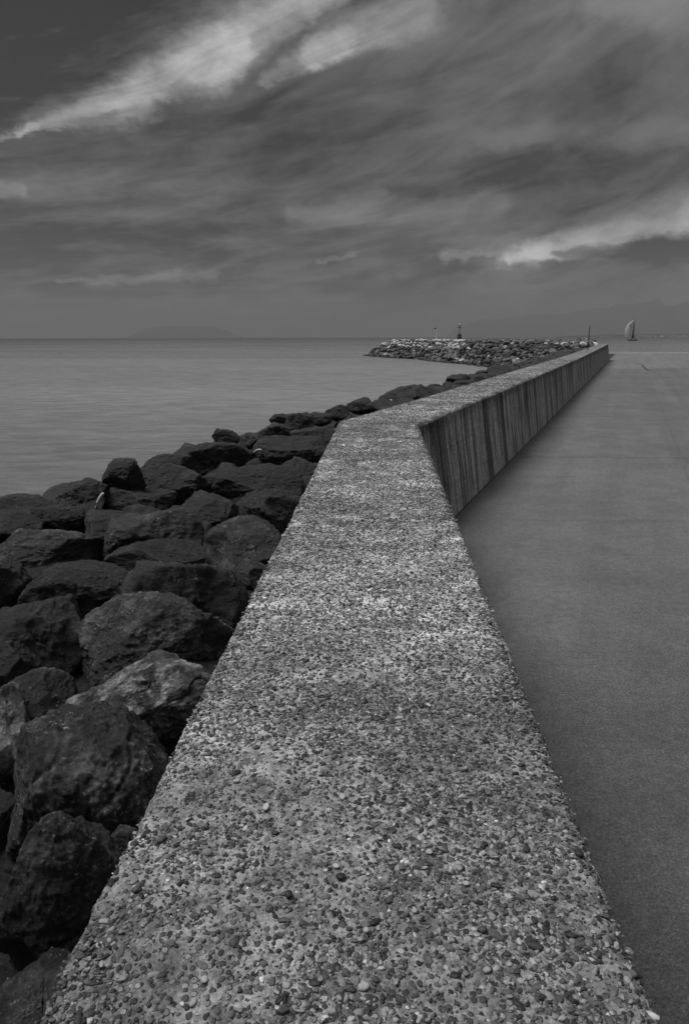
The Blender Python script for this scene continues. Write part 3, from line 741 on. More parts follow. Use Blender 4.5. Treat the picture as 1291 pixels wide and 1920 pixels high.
def put_rock(px0, py0, px1, py1, label, mat='rock_dark', sub=6, seed=0, lift=0.0, depth=1.0, tilt=0.0, ang=0.75, name='boulder', zs=None, yaw=None):
    px, py = (px0+px1)/2, (py0+py1)/2
    p = hit(px, py, lift); zc = (p-Vector((0, 0, CAMZ))).dot(fw); k = zc/F
    wx = (px1-px0)*k/2; hy = (py1-py0)*k/2
    # view is from above: image height mixes depth and height of the stone
    el_ = math.atan2(CAMZ-p.z, math.hypot(p.x, p.y))
    hz = zs if zs else max(0.55*wx, 0.8*hy); dy_ = max(0.62*wx, (hy - hz*math.cos(el_)*0.6)/max(math.sin(el_), 0.22))*depth
    dy_ = min(dy_, 1.6*wx)
    V, Fc = boulder((wx*1.08, dy_*1.05, hz*1.08), sub, seed*13+5, ang)
    if tilt:
        c, s = math.cos(tilt), math.sin(tilt); V = np.stack([V[:, 0]*c+V[:, 2]*s, V[:, 1], -V[:, 0]*s+V[:, 2]*c], -1)
    yw = yaw if yaw is not None else -math.atan2(p.x, p.y)*0.5
    c, s = math.cos(yw), math.sin(yw); V = np.stack([V[:, 0]*c-V[:, 1]*s, V[:, 0]*s+V[:, 1]*c, V[:, 2]], -1)
    L_ = np.array(p) - np.array((0, 0, hz*0.25)); L_[1] += dy_*0.15
    fx, rx, ux = np.array(fw), np.array(rt), np.array(up)
    yb = py1 + min((py1-py0)*0.55, (px1-px0)*0.25); ex_ = (px1-px0)*0.02; px0 -= ex_; px1 += ex_
    for _ in range(7):       # settle size and seat of the stone
        W = V + L_ - np.array((0, 0, CAMZ)); z = W@fx; z = np.maximum(z, 0.2); X = CX+F*(W@rx)/z; Y = CY-F*(W@ux)/z
        a, b, c_, d_ = X.min(), X.max(), Y.min(), Y.max(); zc0 = float((L_-np.array((0, 0, CAMZ)))@fx)
        kx = np.clip((px1-px0)/(b-a), .7, 1.4); ky = np.clip((yb-py0)/(d_-c_), .7, 1.4)
        V = V*np.array((kx, math.sqrt(kx*ky), ky))
        L_ = L_ + rx*((px0+px1)/2-(a+b)/2)*zc0/F - ux*((py0+yb)/2-(c_+d_)/2)*zc0/F
    me = np_mesh(name, V, Fc)
    o = link(name, me, M[mat]); o.location = L_
    tag(o, label, 'boulder', G_NEAR); placed.append((o.location.x, o.location.y, max(wx, dy_)))
    return o
rocks = [
 # x0, y0, x1, y1, label, mat, sub, seed, extra
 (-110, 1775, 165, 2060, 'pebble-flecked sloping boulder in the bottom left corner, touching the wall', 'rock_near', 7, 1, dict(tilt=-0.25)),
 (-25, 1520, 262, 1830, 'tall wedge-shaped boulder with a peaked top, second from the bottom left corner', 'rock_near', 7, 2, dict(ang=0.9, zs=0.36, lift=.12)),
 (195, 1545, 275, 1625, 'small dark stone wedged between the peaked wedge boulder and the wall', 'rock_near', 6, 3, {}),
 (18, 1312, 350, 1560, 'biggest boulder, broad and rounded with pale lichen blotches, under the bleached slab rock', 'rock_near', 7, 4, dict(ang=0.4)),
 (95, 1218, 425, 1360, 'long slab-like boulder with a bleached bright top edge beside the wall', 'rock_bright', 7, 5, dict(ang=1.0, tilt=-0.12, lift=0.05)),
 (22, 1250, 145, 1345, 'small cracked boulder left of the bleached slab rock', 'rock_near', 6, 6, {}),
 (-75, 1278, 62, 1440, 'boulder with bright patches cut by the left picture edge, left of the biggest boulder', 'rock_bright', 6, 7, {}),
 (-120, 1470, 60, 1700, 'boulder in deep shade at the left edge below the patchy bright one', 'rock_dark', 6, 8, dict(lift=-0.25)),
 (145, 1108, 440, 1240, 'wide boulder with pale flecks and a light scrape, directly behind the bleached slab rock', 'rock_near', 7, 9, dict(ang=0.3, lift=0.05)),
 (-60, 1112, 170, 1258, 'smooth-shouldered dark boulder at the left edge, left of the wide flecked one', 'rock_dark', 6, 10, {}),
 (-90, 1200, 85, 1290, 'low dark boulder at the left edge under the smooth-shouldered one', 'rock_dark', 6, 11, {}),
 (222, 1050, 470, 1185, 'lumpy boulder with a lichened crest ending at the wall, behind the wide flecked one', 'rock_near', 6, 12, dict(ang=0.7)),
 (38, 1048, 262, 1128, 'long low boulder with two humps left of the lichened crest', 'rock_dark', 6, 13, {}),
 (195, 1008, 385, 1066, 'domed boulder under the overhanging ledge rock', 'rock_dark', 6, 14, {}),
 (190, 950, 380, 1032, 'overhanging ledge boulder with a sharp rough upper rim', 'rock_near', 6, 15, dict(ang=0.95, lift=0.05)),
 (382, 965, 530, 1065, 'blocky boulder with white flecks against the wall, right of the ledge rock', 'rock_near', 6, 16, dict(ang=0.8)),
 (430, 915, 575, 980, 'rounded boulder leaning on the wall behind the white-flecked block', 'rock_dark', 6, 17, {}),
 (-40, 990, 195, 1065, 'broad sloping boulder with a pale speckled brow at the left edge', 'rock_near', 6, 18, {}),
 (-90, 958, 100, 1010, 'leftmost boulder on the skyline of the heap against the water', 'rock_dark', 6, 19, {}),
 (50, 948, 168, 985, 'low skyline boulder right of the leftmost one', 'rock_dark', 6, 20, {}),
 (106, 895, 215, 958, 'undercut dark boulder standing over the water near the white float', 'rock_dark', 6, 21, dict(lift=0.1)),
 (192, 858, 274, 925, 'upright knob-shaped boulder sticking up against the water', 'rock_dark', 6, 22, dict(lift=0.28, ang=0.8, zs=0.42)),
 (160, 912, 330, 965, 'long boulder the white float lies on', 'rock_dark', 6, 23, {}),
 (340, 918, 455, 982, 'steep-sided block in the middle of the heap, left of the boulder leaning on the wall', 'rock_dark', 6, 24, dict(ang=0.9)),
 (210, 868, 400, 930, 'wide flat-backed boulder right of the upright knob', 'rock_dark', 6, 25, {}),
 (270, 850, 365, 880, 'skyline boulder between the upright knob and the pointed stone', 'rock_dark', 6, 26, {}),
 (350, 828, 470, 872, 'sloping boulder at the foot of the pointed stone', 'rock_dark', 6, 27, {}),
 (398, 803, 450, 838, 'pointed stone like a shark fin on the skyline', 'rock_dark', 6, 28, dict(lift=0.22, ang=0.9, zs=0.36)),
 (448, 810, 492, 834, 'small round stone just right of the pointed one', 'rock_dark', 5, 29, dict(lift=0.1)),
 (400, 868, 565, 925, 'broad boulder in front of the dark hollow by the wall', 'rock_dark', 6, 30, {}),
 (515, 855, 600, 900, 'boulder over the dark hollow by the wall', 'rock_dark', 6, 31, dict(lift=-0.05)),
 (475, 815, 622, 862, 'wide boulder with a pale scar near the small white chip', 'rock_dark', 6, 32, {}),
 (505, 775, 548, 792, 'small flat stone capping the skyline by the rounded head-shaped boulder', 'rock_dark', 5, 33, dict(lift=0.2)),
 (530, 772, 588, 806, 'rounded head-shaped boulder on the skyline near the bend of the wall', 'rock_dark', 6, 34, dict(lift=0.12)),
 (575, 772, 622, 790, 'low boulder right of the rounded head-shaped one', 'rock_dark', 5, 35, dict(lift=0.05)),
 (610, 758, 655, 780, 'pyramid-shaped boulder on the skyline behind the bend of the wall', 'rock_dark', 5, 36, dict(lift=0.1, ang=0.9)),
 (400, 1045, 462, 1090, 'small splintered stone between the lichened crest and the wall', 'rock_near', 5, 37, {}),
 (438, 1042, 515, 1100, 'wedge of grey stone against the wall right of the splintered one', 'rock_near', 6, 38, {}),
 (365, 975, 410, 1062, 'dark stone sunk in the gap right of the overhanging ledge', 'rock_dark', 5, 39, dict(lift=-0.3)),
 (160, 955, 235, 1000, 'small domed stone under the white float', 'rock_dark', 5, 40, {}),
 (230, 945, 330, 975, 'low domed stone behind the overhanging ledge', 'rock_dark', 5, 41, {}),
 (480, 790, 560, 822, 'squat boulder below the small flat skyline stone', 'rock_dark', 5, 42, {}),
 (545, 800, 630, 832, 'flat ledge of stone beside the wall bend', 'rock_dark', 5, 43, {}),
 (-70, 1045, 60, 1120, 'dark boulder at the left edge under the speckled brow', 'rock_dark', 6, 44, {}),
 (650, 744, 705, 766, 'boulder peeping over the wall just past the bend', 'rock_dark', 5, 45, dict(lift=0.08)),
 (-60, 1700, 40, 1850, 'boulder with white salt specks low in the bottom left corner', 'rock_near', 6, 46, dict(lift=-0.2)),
]
for x0, y0, x1, y1, lab, mt, sub, sd_, ex in rocks:
    put_rock(x0, y0, x1, y1, lab, mt, sub, sd_, **ex)

# filler boulders: a few meshes, copied
protos = []
for i in range(10):
    V, Fc = boulder((rng.uniform(.85, 1.15), rng.uniform(.7, .95), rng.uniform(.5, .75)), 5, 300+i*7, rng.uniform(0.2, 1))
    me = np_mesh('boulder', V, Fc); me.materials.append(M['rock_dark']); protos.append(me)
protos_lo = []
for i in range(14):
    V, Fc = boulder((rng.uniform(.85, 1.2), rng.uniform(.65, .95), rng.uniform(.5, .8)), 4, 500+i*7, rng.uniform(0.6, 1.3))
    protos_lo.append((V, Fc))
def rock_copy(me, p, s, label, group, name='boulder', flat=1.0):
    o = bpy.data.objects.new(name, me); C.objects.link(o); o.location = p
    o.rotation_euler = (rng.uniform(-.35, .35), rng.uniform(-.35, .35), rng.uniform(0, 6.28)); o.scale = (s, s, s*flat)
    tag(o, label, 'boulder', group); return o
def side_pt(y, d):
    if y < 10.4: return O1 + d1*((y-10.42)/d1[1]) + nl1*d
    k = min((y-10.4)/4, 1); nn = nl1*(1-k)+nl2*k
    return O1 + d2*((y-10.42)/d2[1]) + nn/np.linalg.norm(nn)*d
cnt = 0
pool = []   # (size on view, mesh kind, location, scale, material, label, group)
# deep fillers between the placed rocks, seen through the gaps
for y in np.arange(0.6, 16.5, 0.62):
    for d in np.arange(0.35, 5.4, 0.66):
        p = side_pt(y + rng.uniform(-.15, .15), d + rng.uniform(-.15, .15))
        z = mound(p[0], p[1]) - 0.50
        if (p[1] < 3 and d > 3): continue
        s = rng.uniform(0.45, 0.56); pool.append((0.22*s/math.hypot(p[0], p[1]+1.5), 'n', (p[0], p[1], z), s, 'rock_dark', 'dark boulder half hidden in the gaps between the larger ones beside the wall', 'half hidden boulders in the gaps of the heap')); cnt += 1
# along the second stretch of the wall
y = 15.6
while y < 84:
    size = rng.uniform(0.34, 0.62)*(1 + max(0, y-30)/120)
    for d in (0.3, 0.85, 1.45, 2.2, 3.2):
        if y > 45 and d > 3: continue
        p = side_pt(y + rng.uniform(-.4, .4), d + rng.uniform(-.2, .2)); z = mound(p[0], p[1]) - 0.22 - 0.25*size + rng.uniform(-.1, .1)
        if d < 0.5: z -= 0.2
        s = size*rng.uniform(0.85, 1.2); pool.append(((1.3 if 1 < d < 3 else 0.35)*s/math.hypot(p[0], p[1]), 'n', (p[0], p[1], z), s, 'rock_dark', 'dark boulder in the row showing above the far stretch of the wall', 'dark boulders lining the far stretch of the wall')); cnt += 1
    y += size*1.25
print('near fillers', cnt)

# ------------------------------------------------------------------ the breakwater head
WLN = [at_z(x, y, SEA) for x, y in ((679, 667.2), (729.7, 671.5), (780.8, 674.3), (822.7, 679.8), (857.5, 682.5), (894.7, 686.8), (927, 690.3), (940, 693))]
ys_ = np.array([p.y for p in WLN])[::-1]; xs_ = np.array([p.x for p in WLN])[::-1]
def front_x(y): return np.interp(y, ys_, xs_)
HY1 = float(ys_[-1])
def head_z(x, y):
    """height of the rock surface of the head; slopes up from the waterline"""
    fx = front_x(y); d = (x-fx)*0.95
    if y > HY1: d = min(d, 1e9) - (y-HY1)*1.0
    top = CAMZ - 1.15 + (0.28 if y > 150 else 0.28*(y-95)/55.0)
    return min(SEA - 0.2 + d/1.55, top)
hv = []; gy = np.concatenate([np.arange(88, 215, 2.0)]); gd = np.linspace(-3, 60, 40)
for y in gy:
    for d in gd:
        x = front_x(y)+d; hv.append((x, y, head_z(x, y)-0.9 - (8.0 if d > 44 or x > 0.352*y or y > 211 or (y < 92) else 0)))
n = len(gd); i = np.arange(len(gy)-1)[:, None]*n; j = np.arange(n-1)[None]
me = np_mesh('head_bank', hv, np.stack([i+j, i+j+1, i+n+j+1, i+n+j], -1).reshape(-1, 4))
link('head_bank', me, M['rock_umber'])['kind'] = 'structure'
cand = []
for y in np.arange(96, 212, 0.9):
    sp = 1.12
    for d in np.arange(-0.3, 46, sp):
        yy = y + rng.uniform(-.5, .5); x = front_x(yy) + d + rng.uniform(-.5, .5)
        if x > 0.408*(yy-10.4) - 1.2 + (3 if yy > 93 else 0) and yy < 95: continue
        if x > 0.355*yy: continue
        z = head_z(x, yy); onslope = z < CAMZ-1.3
        if z < SEA - 0.6: continue
        # on the flat top only the rocks that can be seen over the front edge
        if not onslope and rng.random() < 0.52: continue
        if onslope and rng.random() < 0.12: continue
        s = rng.uniform(0.36, 0.82) if onslope else rng.uniform(0.32, 0.6)
        zt = 0.0
        if yy > 138 and x < 0.172*yy and z > CAMZ-2.6 + 0.5*rng.random() and rng.random() < 0.72: mt = 'rock_pale'; s *= 0.75
        elif yy < 118 and not onslope and rng.random() < 0.22: mt = 'rock_pale'
        else:
            q = rng.random(); patch = vnoise(np.array([[x*0.12, yy*0.12, 0]]), 4)[0]
            mt = 'rock_umber' if q < 0.42 + patch*0.4 else ('rock_mid' if q < 0.985 else 'rock_pale')
        cand.append((s/math.hypot(x, yy)*(1.6 if onslope else 0.7), x, yy, z - 0.25*s + rng.uniform(-.15, .15), s, mt, onslope))
LAB = {'rock_mid': 'grey angular boulder on the far breakwater head', 'rock_pale': 'pale bleached boulder on the far breakwater head', 'rock_umber': 'dark brown-black boulder on the far breakwater head'}
GRP = {'rock_mid': 'grey boulders of the breakwater head', 'rock_pale': 'pale boulders of the breakwater head', 'rock_umber': 'dark boulders of the breakwater head'}
for sc0, x, yy, z, s, mt, sl in cand: pool.append((sc0, 'h', (x, yy, z), s, mt, LAB[mt], GRP[mt]))
pool.sort(key=lambda c: -c[0])
mesh_by = {}
NTOP = 300 - len(placed)
for c in pool[:NTOP]:
    _, kind, loc, s, mt, lab, grp = c
    if kind == 'n': rock_copy(protos[rng.integers(10)], loc, s, lab, grp); continue
    k = int(rng.integers(14))
    if (k, mt) not in mesh_by:
        V, Fc = protos_lo[k]; me = np_mesh('boulder', V, Fc); me.materials.append(M[mt]); mesh_by[(k, mt)] = me
    rock_copy(mesh_by[(k, mt)], loc, s, lab, grp)
# the rest, as one mass
Vs, Fs, Mi, o_ = [], [], [], 0
mlist = ['rock_mid', 'rock_pale', 'rock_umber', 'rock_dark']
B3 = [boulder((1.0, .8, .62), 3, 700+i*3, 1.0) for i in range(8)]; B4 = [boulder((1.0, .8, .62), 5, 800+i*3, 1.0) for i in range(6)]
for c in pool[NTOP:]:
    _, kind, loc, s, mt, lab, grp = c; V, Fc = B3[int(rng.integers(8))] if kind == 'h' else B4[int(rng.integers(6))]
    e = Matrix.Rotation(rng.uniform(0, 6.28), 3, 'Z') @ Matrix.Rotation(rng.uniform(-.4, .4), 3, 'X') @ Matrix.Rotation(rng.uniform(-.4, .4), 3, 'Y')
    Vs.append(V@np.array(e).T*s*rng.uniform(.85, 1.15) + np.array(loc)); Fs.append(Fc+o_); Mi.append(np.full(len(Fc), mlist.index(mt))); o_ += len(V)
me = np_mesh('small_rocks', np.concatenate(Vs), np.concatenate(Fs))
for q in mlist: me.materials.append(M[q])
me.polygons.foreach_set('material_index', np.concatenate(Mi).astype(np.int32))
sm = link('small_rocks', me); tag(sm, 'mass of smaller and half buried stones filling the breakwater', 'rocks', kind='stuff')
print('head rocks', len(cand))

# ------------------------------------------------------------------ things on the head
def slab_thing(name, x0, x1, px_y, dist, mat, label, cat, h=0.5, dep=2.0):
    a = at_d(x0, px_y, dist); b = at_d(x1, px_y, dist)
    mb = MB(); mb.box(((a.x+b.x)/2, dist+dep/2, a.z-h/2), (b.x-a.x, dep, h), 0)
    bmesh.ops.bevel(mb.bm, geom=mb.bm.edges[:], offset=0.05, segments=1, affect='EDGES')
    o = mb.build(name, mat); tag(o, label, cat); return o
slab_thing('concrete_slab', 813, 874, 637.9, 196, M['slab'], 'low pale concrete slab around the foot of the harbour beacon', 'slab', 0.38, 5)
slab_thing('low_wall', 876, 920, 639.0, 190, M['dark_slab'], 'low dark wall on the breakwater head right of the beacon slab', 'low wall', 0.55, 0.6)
slab_thing('low_wall', 777, 800, 638.4, 197, M['dark_slab'], 'short low dark wall on the breakwater head left of the flagpole', 'low wall', 0.4, 0.6)
# beacon
bd = at_d(860.2, 637.0, 199); k = 199/1321*1.03
bt = empty('harbour_beacon', bd); tag(bt, 'dark harbour light tower with shouldered base, thin mast and cross platform', 'beacon')
u = k
MB().lathe([(4.0*u, -0.6), (3.9*u, 4*u), (3.7*u, 8.0*u), (3.6*u, 9.2*u), (2.6*u, 10.8*u), (1.2*u, 12.0*u), (0.9*u, 12.8*u), (0.05, 12.9*u)], 8).build('tower_base', M['tower'], bt)
MB().tube([(0, 0, 12*u), (0, 0, 26*u)], 0.55*u, 8).build('mast', M['dark_metal'], bt)
pf = MB().lathe([(1.2*u, 20.6*u), (3.6*u, 21.0*u), (3.9*u, 21.2*u), (3.9*u, 21.6*u), (0.8*u, 21.7*u)], 12).build('platform', M['dark_metal'], bt)
rb = MB()
for a in np.linspace(0, 2*math.pi, 9)[:-1]: rb.tube([(3.6*u*math.cos(a), 3.6*u*math.sin(a), 21.5*u), (3.6*u*math.cos(a), 3.6*u*math.sin(a), 24.6*u)], 0.12*u, 4)
ring = [(3.6*u*math.cos(a), 3.6*u*math.sin(a), 24.6*u) for a in np.linspace(0, 2*math.pi, 17)]; rb.tube(ring, 0.12*u, 4)
rb.build('railing', M['grey_metal'], pf)
MB().lathe([(1.0*u, 24.4*u), (1.3*u, 25*u), (1.3*u, 25.4*u), (0.6*u, 25.6*u)], 10).build('lantern_gallery', M['dark_metal'], bt)
MB().lathe([(0.5*u, 25.6*u), (1.0*u, 26*u), (1.05*u, 27.6*u), (0.7*u, 28.2*u), (0.1*u, 28.6*u)], 12).build('lamp', M['lamp_glass'], bt)
# flagpole
fp = at_d(817.6, 637.3, 197); u = 197/1321*1.03
ft = empty('flagpole', fp); tag(ft, 'slim white flagpole with a small dark pennant left of the beacon', 'flagpole')
MB().tube([(0, 0, -0.6), (0, 0, 22.8*u)], [0.12, 0.10], 8).build('pole', M['white_paint'], ft)
bm = bmesh.new()
gridp = []
for i in range(7):
    s = i/6; row = []
    for j in range(4):
        q = j/3; hh = 4.6*(1-s)*u
        row.append(bm.verts.new((-0.05-s*4.6*u, 0.25*math.sin(s*5+q)*u, 22.4*u - (4.6*u-hh)*0.45 - q*max(hh, 0.12))))
    gridp.append(row)
for i in range(6):
    for j in range(3): bm.faces.new((gridp[i][j], gridp[i+1][j], gridp[i+1][j+1], gridp[i][j+1]))
me = bpy.data.meshes.new('pennant'); bm.to_mesh(me); bm.free()
pn = link('pennant', me, M['cloth_dark'], ft); pn.modifiers.new('thick', 'SOLIDIFY').thickness = 0.02
# thin post behind the wall
pb_ = at_d(1100.5, 656.5, 61.5); pp = side_pt(61.5, 0.30)
pt = at_d(1103.4, 612.3, 61.5)
post = empty('signal_post', (pb_.x, 61.5, ZT-0.6)); tag(post, 'thin dark metal post with a short bent top rising behind the wall', 'post')
h = pt.z-(ZT-0.6)
MB().tube([(0, 0, 0), (0.02, 0, h*0.55)], 0.042, 8).tube([(0.02, 0, h*0.55), (0.03, 0, h)], 0.034, 8).build('post', M['dark_metal'], post)
MB().tube([(0.0, 0, h-0.02), (0.09, 0, h+0.02), (0.12, 0, h-0.01)], 0.03, 6).build('bracket', M['dark_metal'], post)
MB().box((0.02, 0, h*0.45), (0.18, 0.18, 0.08)).build('collar', M['dark_metal'], post)
# rounded ladder hoop
hp = at_d(1083.2, 641.5, 126); ht = 126/1321*1.03
hoop = empty('ladder_hoop', hp); tag(hoop, 'small grey rounded ladder hoop standing on the rocks left of the thin post', 'ladder hoop')
for off in (-0.12, 0.12):
    pts = [(-2.4*ht, off, -0.5), (-2.4*ht, off, 5.4*ht)] + [(-2.4*ht*math.cos(a), off, 5.4*ht+2.6*ht*math.sin(a)) for a in np.linspace(0.3, math.pi-0.3, 9)] + [(2.4*ht, off, 5.4*ht), (2.4*ht, off, -0.5)]
    MB().tube(pts, 0.045, 6).build('rail', M['grey_metal'], hoop)
rg = MB()
for q in (0.2, 2.2, 4.2): rg.tube([(-2.4*ht, 0, q*ht), (2.4*ht, 0, q*ht)], 0.03, 6)
rg.build('rungs', M['grey_metal'], hoop)
# stake
sk = at_d(902.5, 640.5, 188); MBs = MB().tube([(0, 0, -0.5), (0.02, 0, 0.25), (0.06, 0, 0.75)], [0.12, 0.10, 0.05], 6).build('wooden_stake', M['cloth_dark'], None)
MBs.location = sk; tag(MBs, 'short dark stake sticking up from the breakwater head right of the beacon', 'stake')
# driftwood
def branch(pts_px, dist_z, rad, label, mat='drift', name='driftwood', fork=None):
    pts = []
    for x, y in pts_px: pts.append(at_d(x, y, dist_z))
    b = pts[0].copy(); loc = [tuple(p-b) for p in pts]
    L = len(loc); mb = MB(); mb.tube(loc, [rad*(1-0.6*i/(L-1)) for i in range(L)], 7)
    if fork:
        q = [tuple(at_d(x, y, dist_z)-b) for x, y in fork]; mb.tube(q, [rad*0.6, rad*0.3], 6)
    o = mb.build(name, M[mat], None, True); o.location = b
    return tag(o, label, 'driftwood')
branch([(787.5, 660.5), (791, 653.5), (796, 649.5)], 168, 0.12, 'left leg of the crossed driftwood poles on the breakwater head')
branch([(806, 658.8), (801, 653.5), (796.5, 649.3)], 167.6, 0.12, 'right leg of the crossed driftwood poles on the breakwater head')
branch([(893.5, 657.3), (900, 653), (907, 651.5), (900, 649.5)], 152, 0.16, 'pale bent driftwood branch on the breakwater head below the dark stake', 'white_wood')
branch([(940, 699), (943.5, 694), (941.5, 689.5)], 96, 0.10, 'upright forked driftwood stump by the water at the end of the dark boulders', 'drift', fork=[(942, 696), (951, 690)])
branch([(950, 699), (953, 693), (951, 690)], 95.5, 0.10, 'short curved driftwood stub beside the forked stump', 'drift')
branch([(989, 688), (994, 684.5), (998, 686)], 86, 0.11, 'small white bent piece of driftwood against the wall edge', 'white_wood')
branch([(986, 682), (997, 676), (1001, 668)], 92, 0.13, 'grey driftwood trunk leaning on the rocks past the white bent piece', 'drift')
branch([(908.5, 704.5), (912.5, 700.5), (914, 698)], 77.8, 0.13, 'stubby pale root beside the white broken foam block', 'drift')
# white debris by the water
def debris(x0, y0, x1, y1, z, label, cat, name, r, lift=0.05):
    a = at_d(x0, y0, z); b = at_d(x1, y1, z); c = (a+b)/2; v = (b-a)
    n = 14; pts = []; rad = []
    for i in range(n+1):
        s = i/n; pts.append(a + v*s + Vector((0, 0, math.sin(s*3.14)*0.02)) - c); rad.append(r*(0.25+0.85*math.sin(min(s*1.9, 1.57))*(1-0.35*s) if s < .93 else 0.35))
    mb = MB(); mb.tube(pts, rad, 10); o = mb.build(name, M['white_wood'], None, True); o.location = c
    return tag(o, label, cat)
def near_dist(px, py, lift):
    bpy.context.view_layer.update()
    ok, loc, *_ = bpy.context.scene.ray_cast(bpy.context.evaluated_depsgraph_get(), Vector((0, 0, CAMZ)), ray(px, py).normalized())
    return loc.y
dd = near_dist(186, 940, 0.30)-0.06
debris(178, 955, 194.5, 924, dd, 'slender white float stranded on a dark boulder near the water', 'float', 'white_float', 0.019)
dd = near_dist(483, 847, 0.28)-0.06
debris(474, 848.5, 491, 843.5, dd, 'small white driftwood chip lying on the dark boulders left of the wall', 'wood chip', 'white_chip', 0.014)
def foam(px, py, dist, w, h, label, seed):
    V, Fc = boulder((w, w*0.7, h), 3, seed, 1.3); me = np_mesh('foam_block', V, Fc); o = link('foam_block', me, M['white_paint'])
    o.location = at_d(px, py, dist); return tag(o, label, 'foam block')
foam(905, 703, 77.5, 0.50, 0.20, 'broken white foam block on the dark boulders at the water edge', 71)
foam(732.5, 750.5, near_dist(732.5, 750.5, 0)-0.05, 0.035, 0.022, 'tiny white scrap of foam on the boulders behind the wall bend', 72)

# ------------------------------------------------------------------ yacht
yd = 846/0.969; yb = at_z(1185.5, 638.9, SEA); yd = yb.y
u = yd/1321*1.03                      # metres per photograph pixel there
ya = empty('sailing_yacht', (yb.x, yb.y, SEA)); tag(ya, 'sailing yacht under a big pale spinnaker right of the wall end', 'yacht')
bm = bmesh.new(); rows = []
for i in range(17):
    s = i/16; x = (-8.0+15.2*s)*u; wd = 1.6*u*math.sin(math.pi*min(0.98, 0.06+s*0.80))**0.7 if s < 1 else 0.05
    rows.append([bm.verts.new((x*(1.0 if q else 0.94), sy*wd*(1 if q else 0.6), (1.9*u+0.3*u*abs(s-0.6) if q else -0.4*u))) for q in (0, 1) for sy in ((-1, 1) if q == 0 else (1, -1))])
for i in range(16):
    for k in range(4): bm.faces.new((rows[i][k], rows[i][(k+1) % 4], rows[i+1][(k+1) % 4], rows[i+1][k]))
bm.faces.new(rows[0][::-1]); bm.faces.new(rows[-1]); bmesh.ops.recalc_face_normals(bm, faces=bm.faces)
me = bpy.data.meshes.new('hull'); bm.to_mesh(me); bm.free(); link('hull', me, M['hull'], ya)
MB().box((0.5*u, 0, 2.4*u), (5*u, 1.6*u, 1.0*u), 0, 0.8).build('cabin', M['grey_metal'], ya)
MB().tube([(-2.4*u, 0, 1.5*u), (-1.0*u, 0, 36.3*u)], [0.36*u, 0.2*u], 8).build('mast', M['dark_metal'], ya)
MB().tube([(-2.2*u, 0, 4.0*u), (2.6*u, 1.0*u, 4.0*u)], 0.2*u, 6).build('boom', M['dark_metal'], ya)
def sail_mesh(name, left, right, zs, belly, mat, by=0.0):
    bm = bmesh.new(); G = []
    for k, z in enumerate(zs):
        row = []
        for j in range(9):
            q = j/8; x = (left[k] + (right[k]-left[k])*q)*(0.74 if name == 'spinnaker' else 1)
            row.append(bm.verts.new((x*u, (by - belly*math.sin(math.pi*q)*math.sin(math.pi*min(.95, (k+.6)/len(zs))))*u, z*u)))
        G.append(row)
    for k in range(len(zs)-1):
        for j in range(8): bm.faces.new((G[k][j], G[k][j+1], G[k+1][j+1], G[k+1][j]))
    me = bpy.data.meshes.new(name); bm.to_mesh(me); bm.free()
    o = link(name, me, mat, ya, True); o.modifiers.new('thick', 'SOLIDIFY').thickness = 0.04; return o
# pixels relative to x=1185.5, height above the waterline 638.9
spn = sail_mesh('spinnaker', [-8.6, -13.5, -16.0, -17.2, -17.6, -17.3, -16.2, -14.2, -11.4, -8.0, -2.6],
          [-7.8, -7.2, -6.6, -6.0, -5.4, -4.8, -4.3, -3.7, -3.0, -2.2, -1.6],
          [3.0, 4.2, 6.6, 10.5, 15, 19.5, 23.5, 27.3, 30.6, 33.4, 36.2], 1.6, M['sail'], -0.4)
sail_mesh('mainsail', [-2.1, -1.9, -1.7, -1.4, -1.1], [1.3, 1.0, 0.7, 0.2, -0.7], [4.3, 12, 20, 28, 35.8], 0.6, M['sail_dark'], 0.3)
for (ex, ez, ew, eh) in ((-8.0, 27.4, 2.6, 1.4), (-14.4, 11.6, 1.1, 1.1)):
    mb = MB(); mb.bm.verts.new
    vs = [mb.bm.verts.new((ex*0.74*u+ew/2*u*math.cos(a), -2.6*u, ez*u+eh/2*u*math.sin(a))) for a in np.linspace(0, 2*math.pi, 13)[:-1]]
    vb = [mb.bm.verts.new((v.co.x, v.co.y+0.9*u, v.co.z)) for v in vs]
    mb.bm.faces.new(vs); mb.bm.faces.new(vb[::-1])
    for i in range(12): mb.bm.faces.new((vs[i], vs[(i+1) % 12], vb[(i+1) % 12], vb[i]))
    mb.build('sail_mark', M['sail_dark'], spn)
for i, x in enumerate((-5.0, -3.6, 3.4, 4.6, 5.6)):
    p = MB().lathe([(0.3*u, 0), (0.42*u, 0.6*u), (0.5*u, 1.2*u), (0.25*u, 1.45*u), (0.3*u, 1.75*u), (0.2*u, 2.05*u)], 8).build('person', M['cloth_dark'])
    p.location = ya.location + Vector((x*u, (-.5+.25*i)*u, 1.9*u))
    tag(p, 'tiny dark crew figure sitting on the deck of the spinnaker yacht', 'person', 'crew of the yacht')
ya.rotation_euler = (0, 0, -0.6); ya.scale = (1.2, 1, 1)
